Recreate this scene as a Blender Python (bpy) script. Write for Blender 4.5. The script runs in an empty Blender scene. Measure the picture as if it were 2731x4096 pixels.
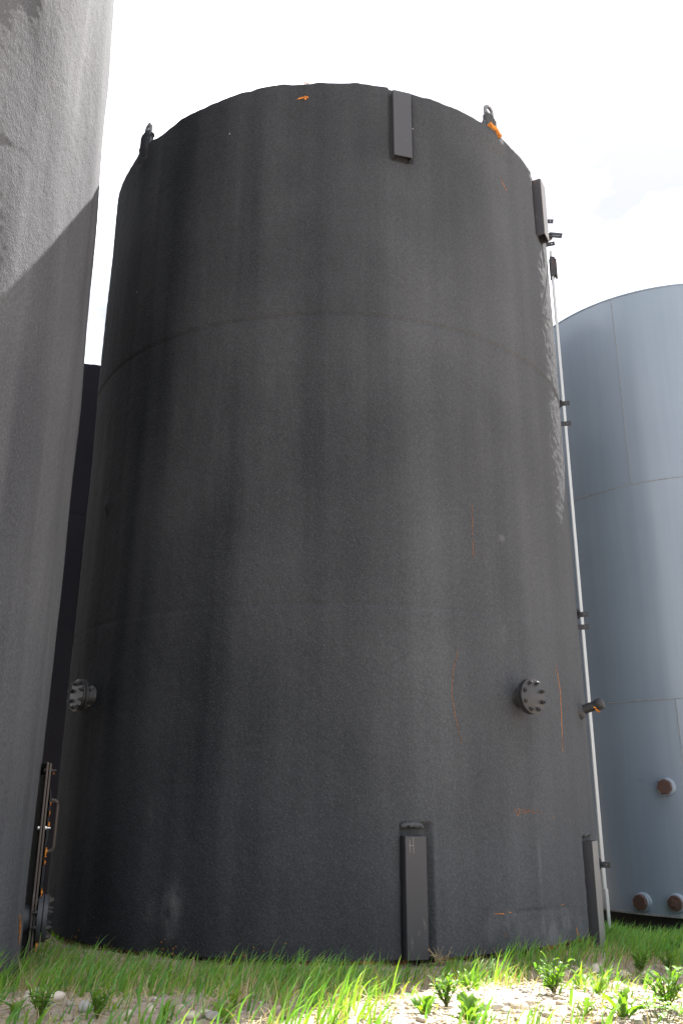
import bpy, bmesh, math, random
import numpy as np
from mathutils import Matrix, Vector

random.seed(7)
RNG = np.random.default_rng(11)
SC = bpy.context.scene
COL = SC.collection
R = math.radians

# ------------------------------------------------------------------ camera
cam_d = bpy.data.cameras.new("camera")
cam = bpy.data.objects.new("camera", cam_d)
COL.objects.link(cam)
cam_d.sensor_fit = 'VERTICAL'
cam_d.sensor_height = 36.0
cam_d.lens = 30.22
cam_d.clip_start = 0.05
cam_d.clip_end = 3000
cam.matrix_world = Matrix.Translation((0, 0, 1.03)) @ Matrix.Rotation(R(90 + 18.326), 4, 'X') @ Matrix.Rotation(0.00378, 4, 'Z')
SC.camera = cam

# ------------------------------------------------------------------ light
SUN_AZ, SUN_EL = 31.2, 57.0            # azimuth clockwise from the view direction (+y)
world = bpy.data.worlds.new("World")
SC.world = world
world.use_nodes = True
wn, wl = world.node_tree.nodes, world.node_tree.links
wn.clear()
w_out = wn.new('ShaderNodeOutputWorld')
w_bg = wn.new('ShaderNodeBackground')
w_bg.inputs['Strength'].default_value = 0.1
sky = wn.new('ShaderNodeTexSky')
sky.sky_type = 'NISHITA'
sky.sun_disc = False
sky.sun_elevation = R(SUN_EL)
sky.sun_rotation = R(SUN_AZ)
sky.air_density = 1.0
sky.dust_density = 1.5
wtc = wn.new('ShaderNodeTexCoord')
wmap = wn.new('ShaderNodeMapping')
wmap.inputs['Scale'].default_value = (1.0, 1.0, 2.2)
wno = wn.new('ShaderNodeTexNoise')
wno.inputs['Scale'].default_value = 1.9
wno.inputs['Detail'].default_value = 6
wno.inputs['Roughness'].default_value = 0.5
wramp = wn.new('ShaderNodeValToRGB')        # thin bright overcast, a little greyer in places
wramp.color_ramp.elements[0].position = 0.42
wramp.color_ramp.elements[0].color = (1.12, 1.14, 1.26, 1)
wramp.color_ramp.elements[1].position = 0.58
wramp.color_ramp.elements[1].color = (4.5, 4.55, 4.7, 1)
wmix = wn.new('ShaderNodeMix')
wmix.data_type = 'RGBA'
wmix.inputs['Factor'].default_value = 0.93
wl.new(wtc.outputs['Generated'], wmap.inputs['Vector'])
wl.new(wmap.outputs['Vector'], wno.inputs['Vector'])
wl.new(wno.outputs['Fac'], wramp.inputs['Fac'])
wl.new(sky.outputs['Color'], wmix.inputs['A'])
wl.new(wramp.outputs['Color'], wmix.inputs['B'])
wl.new(wmix.outputs['Result'], w_bg.inputs['Color'])
wl.new(w_bg.outputs['Background'], w_out.inputs['Surface'])

sun_d = bpy.data.lights.new("sun", 'SUN')
sun_d.energy = 3.7
sun_d.angle = R(0.5)
sun_d.color = (1.0, 0.965, 0.915)
sun = bpy.data.objects.new("sun", sun_d)
COL.objects.link(sun)
_s = Vector((math.sin(R(SUN_AZ)) * math.cos(R(SUN_EL)), math.cos(R(SUN_AZ)) * math.cos(R(SUN_EL)), math.sin(R(SUN_EL))))
sun.rotation_euler = (-_s).to_track_quat('-Z', 'Y').to_euler()
sun.location = _s * 60

SC.view_settings.view_transform = 'Standard'
SC.view_settings.look = 'None'
SC.view_settings.exposure = 2.65
SC.view_settings.gamma = 1.0
SC.view_settings.use_curve_mapping = False
SC.render.engine = 'CYCLES'
SC.cycles.use_denoising = True
SC.cycles.max_bounces = 6
SC.cycles.diffuse_bounces = 4
SC.cycles.transparent_max_bounces = 8
SC.cycles.sample_clamp_indirect = 8.0

# ------------------------------------------------------------------ numbers of the place (metres)
RAD = 2.46                                  # radius over the foam
MAIN = (-0.136, 8.699)
LEFT = (-4.359, 5.293)
BACK = (-4.52, 13.95)
BLUE = (4.45, 10.86)
BLUE_R = 1.83
RIM = 7.255

# ------------------------------------------------------------------ helpers
def tag(o, label=None, cat=None, group=None, kind=None):
    if label: o['label'] = label
    if cat: o['category'] = cat
    if group: o['group'] = group
    if kind: o['kind'] = kind
    return o

def empty(name, loc, label, cat, group=None):
    o = bpy.data.objects.new(name, None)
    COL.objects.link(o)
    o.location = loc
    o.empty_display_size = 0.2
    return tag(o, label, cat, group)

def np_mesh(name, verts, faces, smooth=True):
    """verts (n,3), faces (m,k) with constant k"""
    verts = np.asarray(verts, np.float32)
    faces = np.asarray(faces, np.int32)
    m, k = faces.shape
    me = bpy.data.meshes.new(name)
    me.vertices.add(len(verts))
    me.vertices.foreach_set('co', verts.ravel())
    me.loops.add(m * k)
    me.loops.foreach_set('vertex_index', faces.ravel())
    me.polygons.add(m)
    me.polygons.foreach_set('loop_start', np.arange(0, m * k, k, dtype=np.int32))
    me.polygons.foreach_set('loop_total', np.full(m, k, np.int32))
    me.polygons.foreach_set('use_smooth', np.full(m, smooth, bool))
    me.update(calc_edges=True)
    return me

def attr_vec(me, name, arr):
    a = me.attributes.new(name, 'FLOAT_VECTOR', 'POINT')
    a.data.foreach_set('vector', np.asarray(arr, np.float32).ravel())

def attr_col(me, name, arr):
    arr = np.asarray(arr, np.float32)
    if arr.shape[1] == 3:
        arr = np.hstack([arr, np.ones((len(arr), 1), np.float32)])
    a = me.color_attributes.new(name, 'FLOAT_COLOR', 'POINT')
    a.data.foreach_set('color', arr.ravel())

def link(name, me, mat, parent=None, matrix=None, bevel=0.0, segs=2):
    o = bpy.data.objects.new(name, me)
    COL.objects.link(o)
    if mat is not None and not me.materials:
        me.materials.append(mat)
    if parent is not None:
        o.parent = parent
    if matrix is not None:
        o.matrix_local = matrix
    if bevel:
        b = o.modifiers.new('bevel', 'BEVEL')
        b.width = bevel
        b.segments = segs
        b.limit_method = 'ANGLE'
        b.angle_limit = R(40)
    return o

class MB:
    """collects simple shapes in one mesh"""
    def __init__(s):
        s.v, s.f = [], []
    def add(s, vs, fs):
        n = len(s.v)
        s.v += [tuple(v) for v in vs]
        s.f += [tuple(i + n for i in f) for f in fs]
        return s
    def box(s, x0, x1, y0, y1, z0, z1):
        return s.add([(x0, y0, z0), (x1, y0, z0), (x1, y1, z0), (x0, y1, z0), (x0, y0, z1), (x1, y0, z1), (x1, y1, z1), (x0, y1, z1)],
                     [(0, 3, 2, 1), (4, 5, 6, 7), (0, 1, 5, 4), (1, 2, 6, 5), (2, 3, 7, 6), (3, 0, 4, 7)])
    def lathe(s, prof, n=32, cx=0, cz=0):
        """profile of (radius, y): turned about the y axis; closes on the axis where the radius is 0"""
        vs, fs = [], []
        for (r, y) in prof:
            for k in range(n):
                a = 2 * math.pi * k / n
                vs.append((cx + r * math.cos(a), y, cz + r * math.sin(a)))
        for i in range(len(prof) - 1):
            for k in range(n):
                a, b = i * n + k, i * n + (k + 1) % n
                fs.append((a, b, b + n, a + n))
        fs.append(tuple(range(n)))
        fs.append(tuple(reversed(range((len(prof) - 1) * n, len(prof) * n))))
        return s.add(vs, fs)
    def tube(s, pts, r, n=10):
        pts = [Vector(p) for p in pts]
        vs, fs = [], []
        up = Vector((0.13, 0.21, 0.97))
        for i, p in enumerate(pts):
            t = (pts[min(i + 1, len(pts) - 1)] - pts[max(i - 1, 0)]).normalized()
            a = t.cross(up).normalized()
            b = t.cross(a)
            rr = r[i] if isinstance(r, (list, tuple)) else r
            for k in range(n):
                an = 2 * math.pi * k / n
                vs.append(p + a * rr * math.cos(an) + b * rr * math.sin(an))
        for i in range(len(pts) - 1):
            for k in range(n):
                a_, b_ = i * n + k, i * n + (k + 1) % n
                fs.append((a_, b_, b_ + n, a_ + n))
        fs.append(tuple(range(n)))
        fs.append(tuple(reversed(range((len(pts) - 1) * n, len(pts) * n))))
        return s.add(vs, fs)
    def mesh(s, name, smooth=False):
        me = bpy.data.meshes.new(name)
        me.from_pydata(s.v, [], s.f)
        bm = bmesh.new()
        bm.from_mesh(me)
        bmesh.ops.recalc_face_normals(bm, faces=bm.faces)
        bm.to_mesh(me)
        bm.free()
        if smooth:
            me.polygons.foreach_set('use_smooth', [True] * len(me.polygons))
            me.set_sharp_from_angle(angle=R(35))
        return me

def at(th, z, r=RAD):
    """frame on a tank wall: x along the wall, y into the tank, z up; th in degrees from the side that faces -y"""
    t = R(th)
    m = Matrix(((math.cos(t), -math.sin(t), 0, r * math.sin(t)), (math.sin(t), math.cos(t), 0, -r * math.cos(t)), (0, 0, 1, z), (0, 0, 0, 1)))
    return m

# value noise on a wrapped lattice
def vnoise(u, v, seed, per=4096):
    u = np.asarray(u, float); v = np.asarray(v, float)
    iu = np.floor(u).astype(np.int64); iv = np.floor(v).astype(np.int64)
    fu = u - iu; fv = v - iv
    fu = fu * fu * fu * (fu * (fu * 6 - 15) + 10); fv = fv * fv * fv * (fv * (fv * 6 - 15) + 10)
    def h(a, b):
        a = np.mod(a, per)
        x = (a * 374761393 + b * 668265263 + seed * 974634) & 0xffffffff
        x = ((x ^ (x >> 13)) * 1274126177) & 0xffffffff
        x = (x ^ (x >> 16)) & 0xffff
        return x / 32767.5 - 1.0
    return (h(iu, iv) * (1 - fu) + h(iu + 1, iv) * fu) * (1 - fv) + (h(iu, iv + 1) * (1 - fu) + h(iu + 1, iv + 1) * fu) * fv

def fbm(u, v, seed, o=3, per=4096):
    s = 0; a = 1.0
    for i in range(o):
        s = s + a * vnoise(u * 2 ** i, v * 2 ** i, seed + i * 17, per * 2 ** i)
        a *= 0.5
    return s

CIRC = 2 * math.pi * RAD
def undulate(th, z, seed, gain=1.0):
    """slow waves of hand-sprayed foam"""
    u = np.asarray(th, float) / 360.0 + 1.0
    z = np.asarray(z, float)
    n = lambda wl, wz, k: vnoise(u * round(CIRC / wl), z / wz, seed + k, round(CIRC / wl))
    d = 0.011 * n(0.42, 2.4, 1) + 0.0038 * n(0.17, 1.3, 2) + 0.008 * n(0.9, 0.8, 3) + 0.0014 * n(0.11, 0.4, 4)
    return gain * d

def groove(z, z0, w, depth):
    return -depth * np.exp(-((z - z0) / w) ** 2)

def sstep(a, b, x):
    t = np.clip((x - a) / (b - a), 0, 1)
    return t * t * (3 - 2 * t)

def blob(th, z, t0, z0, wt, wz, h):
    return h * np.exp(-((th - t0) / wt) ** 2 - ((z - z0) / wz) ** 2)

# ------------------------------------------------------------------ materials
def new_mat(name):
    m = bpy.data.materials.new(name)
    m.use_nodes = True
    nt = m.node_tree
    b = nt.nodes.get('Principled BSDF')
    return m, nt, b

def N(nt, t, **kw):
    n = nt.nodes.new(t)
    for k, v in kw.items():
        if k in ('op', 'operation'): n.operation = v
        elif hasattr(n, k): setattr(n, k, v)
    return n

def mathn(nt, op, a, b=None, c=None, clamp=False):
    n = nt.nodes.new('ShaderNodeMath')
    n.operation = op
    n.use_clamp = clamp
    for i, x in enumerate((a, b, c)):
        if x is None: continue
        if isinstance(x, (int, float)): n.inputs[i].default_value = x
        else: nt.links.new(x, n.inputs[i])
    return n.outputs[0]

def noise(nt, vec, scale, detail=3, rough=0.5, out='Fac', dist=0.0):
    n = nt.nodes.new('ShaderNodeTexNoise')
    n.inputs['Scale'].default_value = scale
    n.inputs['Detail'].default_value = detail
    n.inputs['Roughness'].default_value = rough
    n.inputs['Distortion'].default_value = dist
    if vec is not None: nt.links.new(vec, n.inputs['Vector'])
    return n.outputs[out]

def mapping(nt, vec, scale=(1, 1, 1), loc=(0, 0, 0), rot=(0, 0, 0)):
    n = nt.nodes.new('ShaderNodeMapping')
    n.inputs['Scale'].default_value = scale
    n.inputs['Location'].default_value = loc
    n.inputs['Rotation'].default_value = rot
    nt.links.new(vec, n.inputs['Vector'])
    return n.outputs['Vector']

def ramp(nt, fac, stops):
    n = nt.nodes.new('ShaderNodeValToRGB')
    e = n.color_ramp.elements
    while len(e) < len(stops): e.new(0.5)
    for i, (p, c) in enumerate(stops):
        e[i].position = p
        e[i].color = (*c, 1) if len(c) == 3 else c
    nt.links.new(fac, n.inputs['Fac'])
    return n.outputs['Color']

def mixc(nt, fac, a, b, mode='MIX'):
    n = nt.nodes.new('ShaderNodeMix')
    n.data_type = 'RGBA'
    n.blend_type = mode
    for x, k in ((fac, 0), (a, 6), (b, 7)):
        if isinstance(x, (int, float)): n.inputs[k].default_value = x
        elif isinstance(x, tuple): n.inputs[k].default_value = (*x, 1)
        else: nt.links.new(x, n.inputs[k])
    return n.outputs[2]

def rampv(nt, fac, a, b):
    n = nt.nodes.new('ShaderNodeMapRange')
    n.inputs['From Min'].default_value = a
    n.inputs['From Max'].default_value = b
    nt.links.new(fac, n.inputs['Value'])
    return n.outputs['Result']

def bump(nt, h, strength, dist, prev=None):
    n = nt.nodes.new('ShaderNodeBump')
    n.inputs['Strength'].default_value = strength
    n.inputs['Distance'].default_value = dist
    nt.links.new(h, n.inputs['Height'])
    if prev is not None: nt.links.new(prev, n.inputs['Normal'])
    return n.outputs['Normal']

ORANGE = (0.80, 0.27, 0.025)

def foam_mat(name, dark, pale, grain=1.0, wave=0.22, rough=0.85, lean=0.5, dust=0.16, spec=0.05, specks=True, painted_shade=False, scuffs=()):
    m, nt, b = new_mat(name)
    L = nt.links
    at_ = N(nt, 'ShaderNodeAttribute'); at_.attribute_name = 'wall'
    w = at_.outputs['Vector']                        # (metres round the wall, height, 0)
    tc = N(nt, 'ShaderNodeTexCoord')
    ob = tc.outputs['Object']
    streak = noise(nt, mapping(nt, w, (1.9, 0.09, 1)), 1.0, 4, 0.5)
    streak2 = noise(nt, mapping(nt, w, (9.0, 0.22, 1), (3, 7, 0)), 1.0, 4, 0.6)
    blot = noise(nt, mapping(nt, w, (0.8, 0.7, 1), (11, 3, 0)), 1.0, 4, 0.55)
    s = mathn(nt, 'ADD', mathn(nt, 'MULTIPLY', rampv(nt, streak, 0.39, 0.63), 0.58), mathn(nt, 'MULTIPLY', rampv(nt, streak2, 0.35, 0.7), 0.13))
    s = mathn(nt, 'ADD', s, mathn(nt, 'MULTIPLY', rampv(nt, blot, 0.35, 0.7), 0.3), clamp=True)
    col = mixc(nt, s, dark, pale)
    if painted_shade:                                        # skylight falloff painted into the colour, dark to pale round the wall
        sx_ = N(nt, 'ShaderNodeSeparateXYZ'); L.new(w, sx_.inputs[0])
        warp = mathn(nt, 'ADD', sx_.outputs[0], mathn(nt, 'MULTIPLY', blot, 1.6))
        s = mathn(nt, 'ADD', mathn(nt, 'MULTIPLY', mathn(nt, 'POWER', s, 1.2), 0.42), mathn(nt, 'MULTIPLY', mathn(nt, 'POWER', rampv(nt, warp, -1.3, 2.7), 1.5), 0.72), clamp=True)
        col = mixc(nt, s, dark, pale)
    # fine pitting of the coating: dust sits in it
    g0 = noise(nt, mapping(nt, w, (1, 0.75, 1), rot=(0, 0, lean)), 85.0, 3, 0.6)
    g1 = noise(nt, mapping(nt, w, (1.25, 0.6, 1), rot=(0, 0, -lean)), 40.0, 3, 0.6)
    g2 = noise(nt, mapping(nt, w, (1.4, 0.5, 1), rot=(0, 0, -lean)), 9.0, 3, 0.55)
    col = mixc(nt, mathn(nt, 'MULTIPLY', rampv(nt, g0, 0.55, 0.72), dust), col, tuple(min(1, c * 2.0) for c in pale))
    grit = mathn(nt, 'ADD', mathn(nt, 'MULTIPLY', g0, 0.55), mathn(nt, 'MULTIPLY', g1, 0.45))
    col = mixc(nt, 1.0, col, ramp(nt, grit, [(0.34, (0.80, 0.80, 0.80)), (0.5, (1.0, 1.0, 1.0)), (0.64, (1.20, 1.20, 1.20))]), 'MULTIPLY')
    for (ux, uz, rx, rz, am) in scuffs:                # chalky rub marks and splashes
        sc_ = N(nt, 'ShaderNodeSeparateXYZ'); L.new(w, sc_.inputs[0])
        ex = mathn(nt, 'POWER', mathn(nt, 'DIVIDE', mathn(nt, 'SUBTRACT', sc_.outputs[0], ux), rx), 2.0)
        ez = mathn(nt, 'POWER', mathn(nt, 'DIVIDE', mathn(nt, 'SUBTRACT', sc_.outputs[1], uz), rz), 2.0)
        fall = mathn(nt, 'SUBTRACT', 1.0, mathn(nt, 'ADD', ex, ez), clamp=True)
        brk = rampv(nt, noise(nt, mapping(nt, w, (9, 4, 1), (ux, uz, 0)), 1.0, 5, 0.7), 0.42, 0.66)
        col = mixc(nt, mathn(nt, 'MULTIPLY', mathn(nt, 'MULTIPLY', fall, brk), am, clamp=True), col, (0.20, 0.205, 0.205))
    if specks:
        # pale bird-droppings and scuffs, each with a shape of its own
        vo = N(nt, 'ShaderNodeTexVoronoi'); vo.inputs['Scale'].default_value = 1.7
        L.new(mapping(nt, w, (1, 0.8, 1)), vo.inputs['Vector'])
        sp = mathn(nt, 'LESS_THAN', vo.outputs['Distance'], 0.012)
        col = mixc(nt, mathn(nt, 'MULTIPLY', sp, 0.8), col, (0.4, 0.4, 0.38))
        # bare orange foam where the coating has flaked, only near the foot
        sepz = N(nt, 'ShaderNodeSeparateXYZ'); L.new(w, sepz.inputs[0])
        low = rampv(nt, sepz.outputs[1], 0.17, 0.0)
        fl = noise(nt, w, 38.0, 2, 0.5)
        fl2 = noise(nt, w, 2.3, 2, 0.5)
        flk = mathn(nt, 'GREATER_THAN', mathn(nt, 'ADD', mathn(nt, 'MULTIPLY', fl, 0.6), mathn(nt, 'ADD', mathn(nt, 'MULTIPLY', fl2, 0.4), mathn(nt, 'MULTIPLY', low, 0.10))), 0.715)
        flk = mathn(nt, 'MULTIPLY', flk, mathn(nt, 'GREATER_THAN', low, 0.02))
        col = mixc(nt, flk, col, (0.42, 0.15, 0.03))
    L.new(col, b.inputs['Base Color'])
    rr = mathn(nt, 'ADD', rough, mathn(nt, 'MULTIPLY', g2, 0.14))
    L.new(rr, b.inputs['Roughness'])
    b.inputs['Specular IOR Level'].default_value = spec
    hsum = mathn(nt, 'ADD', mathn(nt, 'MULTIPLY', g1, 0.55), mathn(nt, 'MULTIPLY', g0, 0.85))
    n1 = bump(nt, g2, wave * grain, 0.018)
    n2 = bump(nt, hsum, 0.75 * grain, 0.010, n1)
    L.new(n2, b.inputs['Normal'])
    return m

M = {}
M['foam'] = foam_mat('black foam coating', (0.0115, 0.0132, 0.0160), (0.078, 0.0820, 0.0890), painted_shade=True, grain=1.1, scuffs=((-1.06, 0.30, 0.13, 0.24, 0.36), (-1.22, 0.27, 0.10, 0.10, 0.2), (-1.29, 0.92, 0.04, 0.12, 0.22), (1.95, 0.12, 0.45, 0.14, 0.45), (1.38, 0.16, 0.25, 0.16, 0.3), (1.50, 2.24, 0.05, 0.09, 0.28), (1.53, 3.03, 0.05, 0.04, 0.3), (1.75, 0.62, 0.03, 0.5, 0.22)))
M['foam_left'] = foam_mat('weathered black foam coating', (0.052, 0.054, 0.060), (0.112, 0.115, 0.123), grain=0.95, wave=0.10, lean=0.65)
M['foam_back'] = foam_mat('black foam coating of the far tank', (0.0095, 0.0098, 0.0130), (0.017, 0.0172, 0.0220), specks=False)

def orange_mat():
    m, nt, b = new_mat('torn orange foam')
    tc = N(nt, 'ShaderNodeTexCoord')
    n = noise(nt, tc.outputs['Object'], 60, 4, 0.6)
    n2 = noise(nt, tc.outputs['Object'], 19, 3, 0.6)
    c = ramp(nt, mathn(nt, 'ADD', mathn(nt, 'MULTIPLY', n, 0.5), mathn(nt, 'MULTIPLY', n2, 0.5)), [(0.36, (0.10, 0.03, 0.008)), (0.44, (0.36, 0.11, 0.014)), (0.56, (0.58, 0.21, 0.022)), (0.68, (0.66, 0.32, 0.06))])
    nt.links.new(c, b.inputs['Base Color'])
    b.inputs['Roughness'].default_value = 0.85
    nt.links.new(bump(nt, n, 0.8, 0.01), b.inputs['Normal'])
    return m
M['orange'] = orange_mat()

def paint_steel(name, base, scratch=(0.16, 0.16, 0.155), rust=(0.17, 0.06, 0.025), amount=0.5, rough=0.5, rustiness=0.5):
    m, nt, b = new_mat(name)
    tc = N(nt, 'ShaderNodeTexCoord')
    ob = tc.outputs['Object']
    a = noise(nt, mapping(nt, ob, (34, 34, 9)), 1.0, 6, 0.75)
    z = noise(nt, mapping(nt, ob, (6, 6, 1.6)), 1.0, 3, 0.5)
    col = mixc(nt, mathn(nt, 'MULTIPLY', rampv(nt, a, 0.6, 0.68), mathn(nt, 'MULTIPLY', rampv(nt, z, 0.42, 0.6), amount)), base, scratch)
    rs = noise(nt, mapping(nt, ob, (9, 9, 4), (5, 2, 1)), 1.0, 6, 0.7)
    col = mixc(nt, mathn(nt, 'MULTIPLY', rampv(nt, rs, 0.60, 0.70), rustiness), col, rust)
    nt.links.new(col, b.inputs['Base Color'])
    b.inputs['Roughness'].default_value = rough
    b.inputs['Specular IOR Level'].default_value = 0.4
    nt.links.new(bump(nt, a, 0.15, 0.004), b.inputs['Normal'])
    return m
M['steel'] = paint_steel('dark painted steel', (0.030, 0.030, 0.034), scratch=(0.1, 0.1, 0.095))
M['flange'] = paint_steel('black flange steel', (0.022, 0.0225, 0.025), scratch=(0.12, 0.12, 0.115), rustiness=0.3, amount=0.8)
M['flange_grey'] = paint_steel('slate grey flange steel', (0.036, 0.040, 0.046), scratch=(0.12, 0.15, 0.15), rustiness=0.35, amount=0.5)
M['bolt'] = paint_steel('rusty bolt steel', (0.032, 0.028, 0.026), rust=(0.15, 0.06, 0.035), rustiness=0.8)
M['lug'] = paint_steel('grey lug steel', (0.11, 0.11, 0.118), rustiness=0.15, amount=0.2)
M['rusty'] = paint_steel('rusty bare steel', (0.055, 0.042, 0.036), rust=(0.16, 0.07, 0.03), rustiness=0.7)
M['plug'] = paint_steel('brown rusted plug', (0.062, 0.034, 0.028), scratch=(0.11, 0.07, 0.055), rust=(0.085, 0.038, 0.026), rustiness=0.6, amount=0.3, rough=0.45)
M['zinc'] = paint_steel('galvanised steel', (0.44, 0.46, 0.47), scratch=(0.56, 0.58, 0.58), rust=(0.36, 0.38, 0.40), rough=0.42, amount=0.6)
M['zinc'].node_tree.nodes['Principled BSDF'].inputs['Metallic'].default_value = 0.35
M['bright'] = paint_steel('bright zinc bolt', (0.7, 0.7, 0.68), rustiness=0.0, rough=0.3)
M['bright'].node_tree.nodes['Principled BSDF'].inputs['Metallic'].default_value = 0.6

def dark_mat(name, c):
    m, nt, b = new_mat(name)
    tc = N(nt, 'ShaderNodeTexCoord')
    n = noise(nt, tc.outputs['Object'], 14, 4, 0.6)
    nt.links.new(ramp(nt, n, [(0.3, tuple(x * 0.6 for x in c)), (0.7, tuple(x * 1.3 for x in c))]), b.inputs['Base Color'])
    b.inputs['Roughness'].default_value = 0.8
    return m
M['under'] = dark_mat('dark earth-stained steel', (0.011, 0.010, 0.009))

def blue_mat():
    m, nt, b = new_mat('blue grey tank paint')
    at_ = N(nt, 'ShaderNodeAttribute'); at_.attribute_name = 'wall'
    w = at_.outputs['Vector']
    st = noise(nt, mapping(nt, w, (11, 0.35, 1)), 1.0, 5, 0.6)
    bl = noise(nt, mapping(nt, w, (0.9, 0.9, 1)), 1.0, 4, 0.5)
    f = mathn(nt, 'ADD', mathn(nt, 'MULTIPLY', st, 0.5), mathn(nt, 'MULTIPLY', bl, 0.5))
    col = ramp(nt, f, [(0.3, (0.142, 0.186, 0.240)), (0.7, (0.178, 0.226, 0.282))])
    # scuffs: short dark marks
    sc = noise(nt, mapping(nt, w, (3.0, 14.0, 1), (2, 9, 0), (0, 0, 0.5)), 1.0, 3, 0.5)
    col = mixc(nt, mathn(nt, 'MULTIPLY', rampv(nt, sc, 0.73, 0.8), 0.4), col, (0.06, 0.075, 0.09))
    fl = N(nt, 'ShaderNodeTexVoronoi'); fl.inputs['Scale'].default_value = 3.2
    nt.links.new(w, fl.inputs['Vector'])
    col = mixc(nt, mathn(nt, 'LESS_THAN', fl.outputs['Distance'], 0.018), col, (0.10, 0.05, 0.03))
    nt.links.new(col, b.inputs['Base Color'])
    nt.links.new(mathn(nt, 'ADD', 0.27, mathn(nt, 'MULTIPLY', bl, 0.2)), b.inputs['Roughness'])
    b.inputs['Specular IOR Level'].default_value = 0.7
    b.inputs['Coat Weight'].default_value = 0.35
    b.inputs['Coat Roughness'].default_value = 0.22
    nt.links.new(bump(nt, mathn(nt, 'ADD', bl, mathn(nt, 'MULTIPLY', st, 0.02)), 0.10, 0.03), b.inputs['Normal'])
    return m
M['blue'] = blue_mat()
def weld_mat():
    m, nt, b = new_mat('painted weld bead')
    tc = N(nt, 'ShaderNodeTexCoord')
    n = noise(nt, tc.outputs['Object'], 40, 3, 0.6)
    nt.links.new(ramp(nt, n, [(0.35, (0.12, 0.145, 0.17)), (0.6, (0.23, 0.23, 0.225))]), b.inputs['Base Color'])
    b.inputs['Roughness'].default_value = 0.5
    nt.links.new(bump(nt, n, 0.6, 0.006), b.inputs['Normal'])
    return m
M['weld'] = weld_mat()

def soil_mat():
    m, nt, b = new_mat('dry stony soil')
    tc = N(nt, 'ShaderNodeTexCoord')
    ob = tc.outputs['Object']
    a = noise(nt, ob, 3.0, 5, 0.6)
    c = noise(nt, ob, 42.0, 5, 0.7)
    v = N(nt, 'ShaderNodeTexVoronoi'); v.inputs['Scale'].default_value = 60
    nt.links.new(ob, v.inputs['Vector'])
    col = ramp(nt, a, [(0.3, (0.29, 0.24, 0.19)), (0.7, (0.42, 0.355, 0.29))])
    col = mixc(nt, 0.35, col, ramp(nt, c, [(0.3, (0.14, 0.105, 0.075)), (0.7, (0.50, 0.43, 0.35))]))
    nt.links.new(col, b.inputs['Base Color'])
    b.inputs['Roughness'].default_value = 0.95
    n1 = bump(nt, c, 0.8, 0.02)
    nt.links.new(bump(nt, v.outputs['Distance'], 0.4, 0.012, n1), b.inputs['Normal'])
    return m
M['soil'] = soil_mat()

def stone_mat():
    m, nt, b = new_mat('river stone')
    at_ = N(nt, 'ShaderNodeAttribute'); at_.attribute_name = 'tint'
    tc = N(nt, 'ShaderNodeTexCoord')
    n = noise(nt, tc.outputs['Object'], 45, 5, 0.65)
    col = mixc(nt, 1.0, at_.outputs['Color'], ramp(nt, n, [(0.3, (0.72, 0.70, 0.68)), (0.7, (1.15, 1.12, 1.08))]), 'MULTIPLY')
    nt.links.new(col, b.inputs['Base Color'])
    b.inputs['Roughness'].default_value = 0.75
    nt.links.new(bump(nt, n, 0.35, 0.006), b.inputs['Normal'])
    return m
M['stone'] = stone_mat()

def leaf_mat(name, trans=0.45, attr='tint', gloss=0.45):
    m, nt, b = new_mat(name)
    at_ = N(nt, 'ShaderNodeAttribute'); at_.attribute_name = attr
    oi = N(nt, 'ShaderNodeObjectInfo')
    col = mixc(nt, mathn(nt, 'MULTIPLY', oi.outputs['Random'], 0.35), at_.outputs['Color'], (0.13, 0.16, 0.02))
    nt.links.new(col, b.inputs['Base Color'])
    b.inputs['Roughness'].default_value = gloss
    b.inputs['Specular IOR Level'].default_value = 0.35
    tr = N(nt, 'ShaderNodeBsdfTranslucent')
    nt.links.new(mixc(nt, 1.0, col, (1.65, 1.65, 0.28), 'MULTIPLY'), tr.inputs['Color'])
    mx = N(nt, 'ShaderNodeMixShader')
    mx.inputs['Fac'].default_value = trans
    nt.links.new(b.outputs['BSDF'], mx.inputs[1])
    nt.links.new(tr.outputs['BSDF'], mx.inputs[2])
    nt.links.new(mx.outputs['Shader'], nt.nodes['Material Output'].inputs['Surface'])
    return m
M['grass'] = leaf_mat('grass blade')
M['leaf'] = leaf_mat('weed leaf', 0.42)
M['straw'] = leaf_mat('dry straw', 0.25, gloss=0.7)

# ------------------------------------------------------------------ ground
def gz(x, y):
    x = np.asarray(x, float); y = np.asarray(y, float)
    z = 0.022 * fbm(x * 0.9, y * 0.9, 5, 3) + 0.008 * fbm(x * 4, y * 4, 9, 2)
    dip = sstep(7.0, 9.4, y) * sstep(1.6, 3.0, x)
    z = z - 0.29 * dip - 0.05 * sstep(1.2, 2.4, x) * sstep(5.2, 7.0, y) * (1 - dip)
    z = z + 0.26 * (1 - sstep(3.6, 6.1, y))               # the yard rises a little away from the tanks
    z = z - 0.45 * sstep(-2.1, -2.7, x) * sstep(7.9, 9.0, y) * (1 - sstep(20, 24, y))
    far = np.hypot(x, y - 7)
    return z * (1 - sstep(14, 40, far)) - 0.03 - 0.10 * sstep(14, 60, far)

def settle(x, y):
    """where a spot surveyed on level ground comes to lie on the rising yard"""
    k = 1.0
    for _ in range(12):
        k = (1.03 - float(gz(x * k, y * k))) / 1.03
    return x * k, y * k

def level(x, y):
    k = 1.03 / (1.03 - gz(x, y))
    return x * k, y * k

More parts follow.
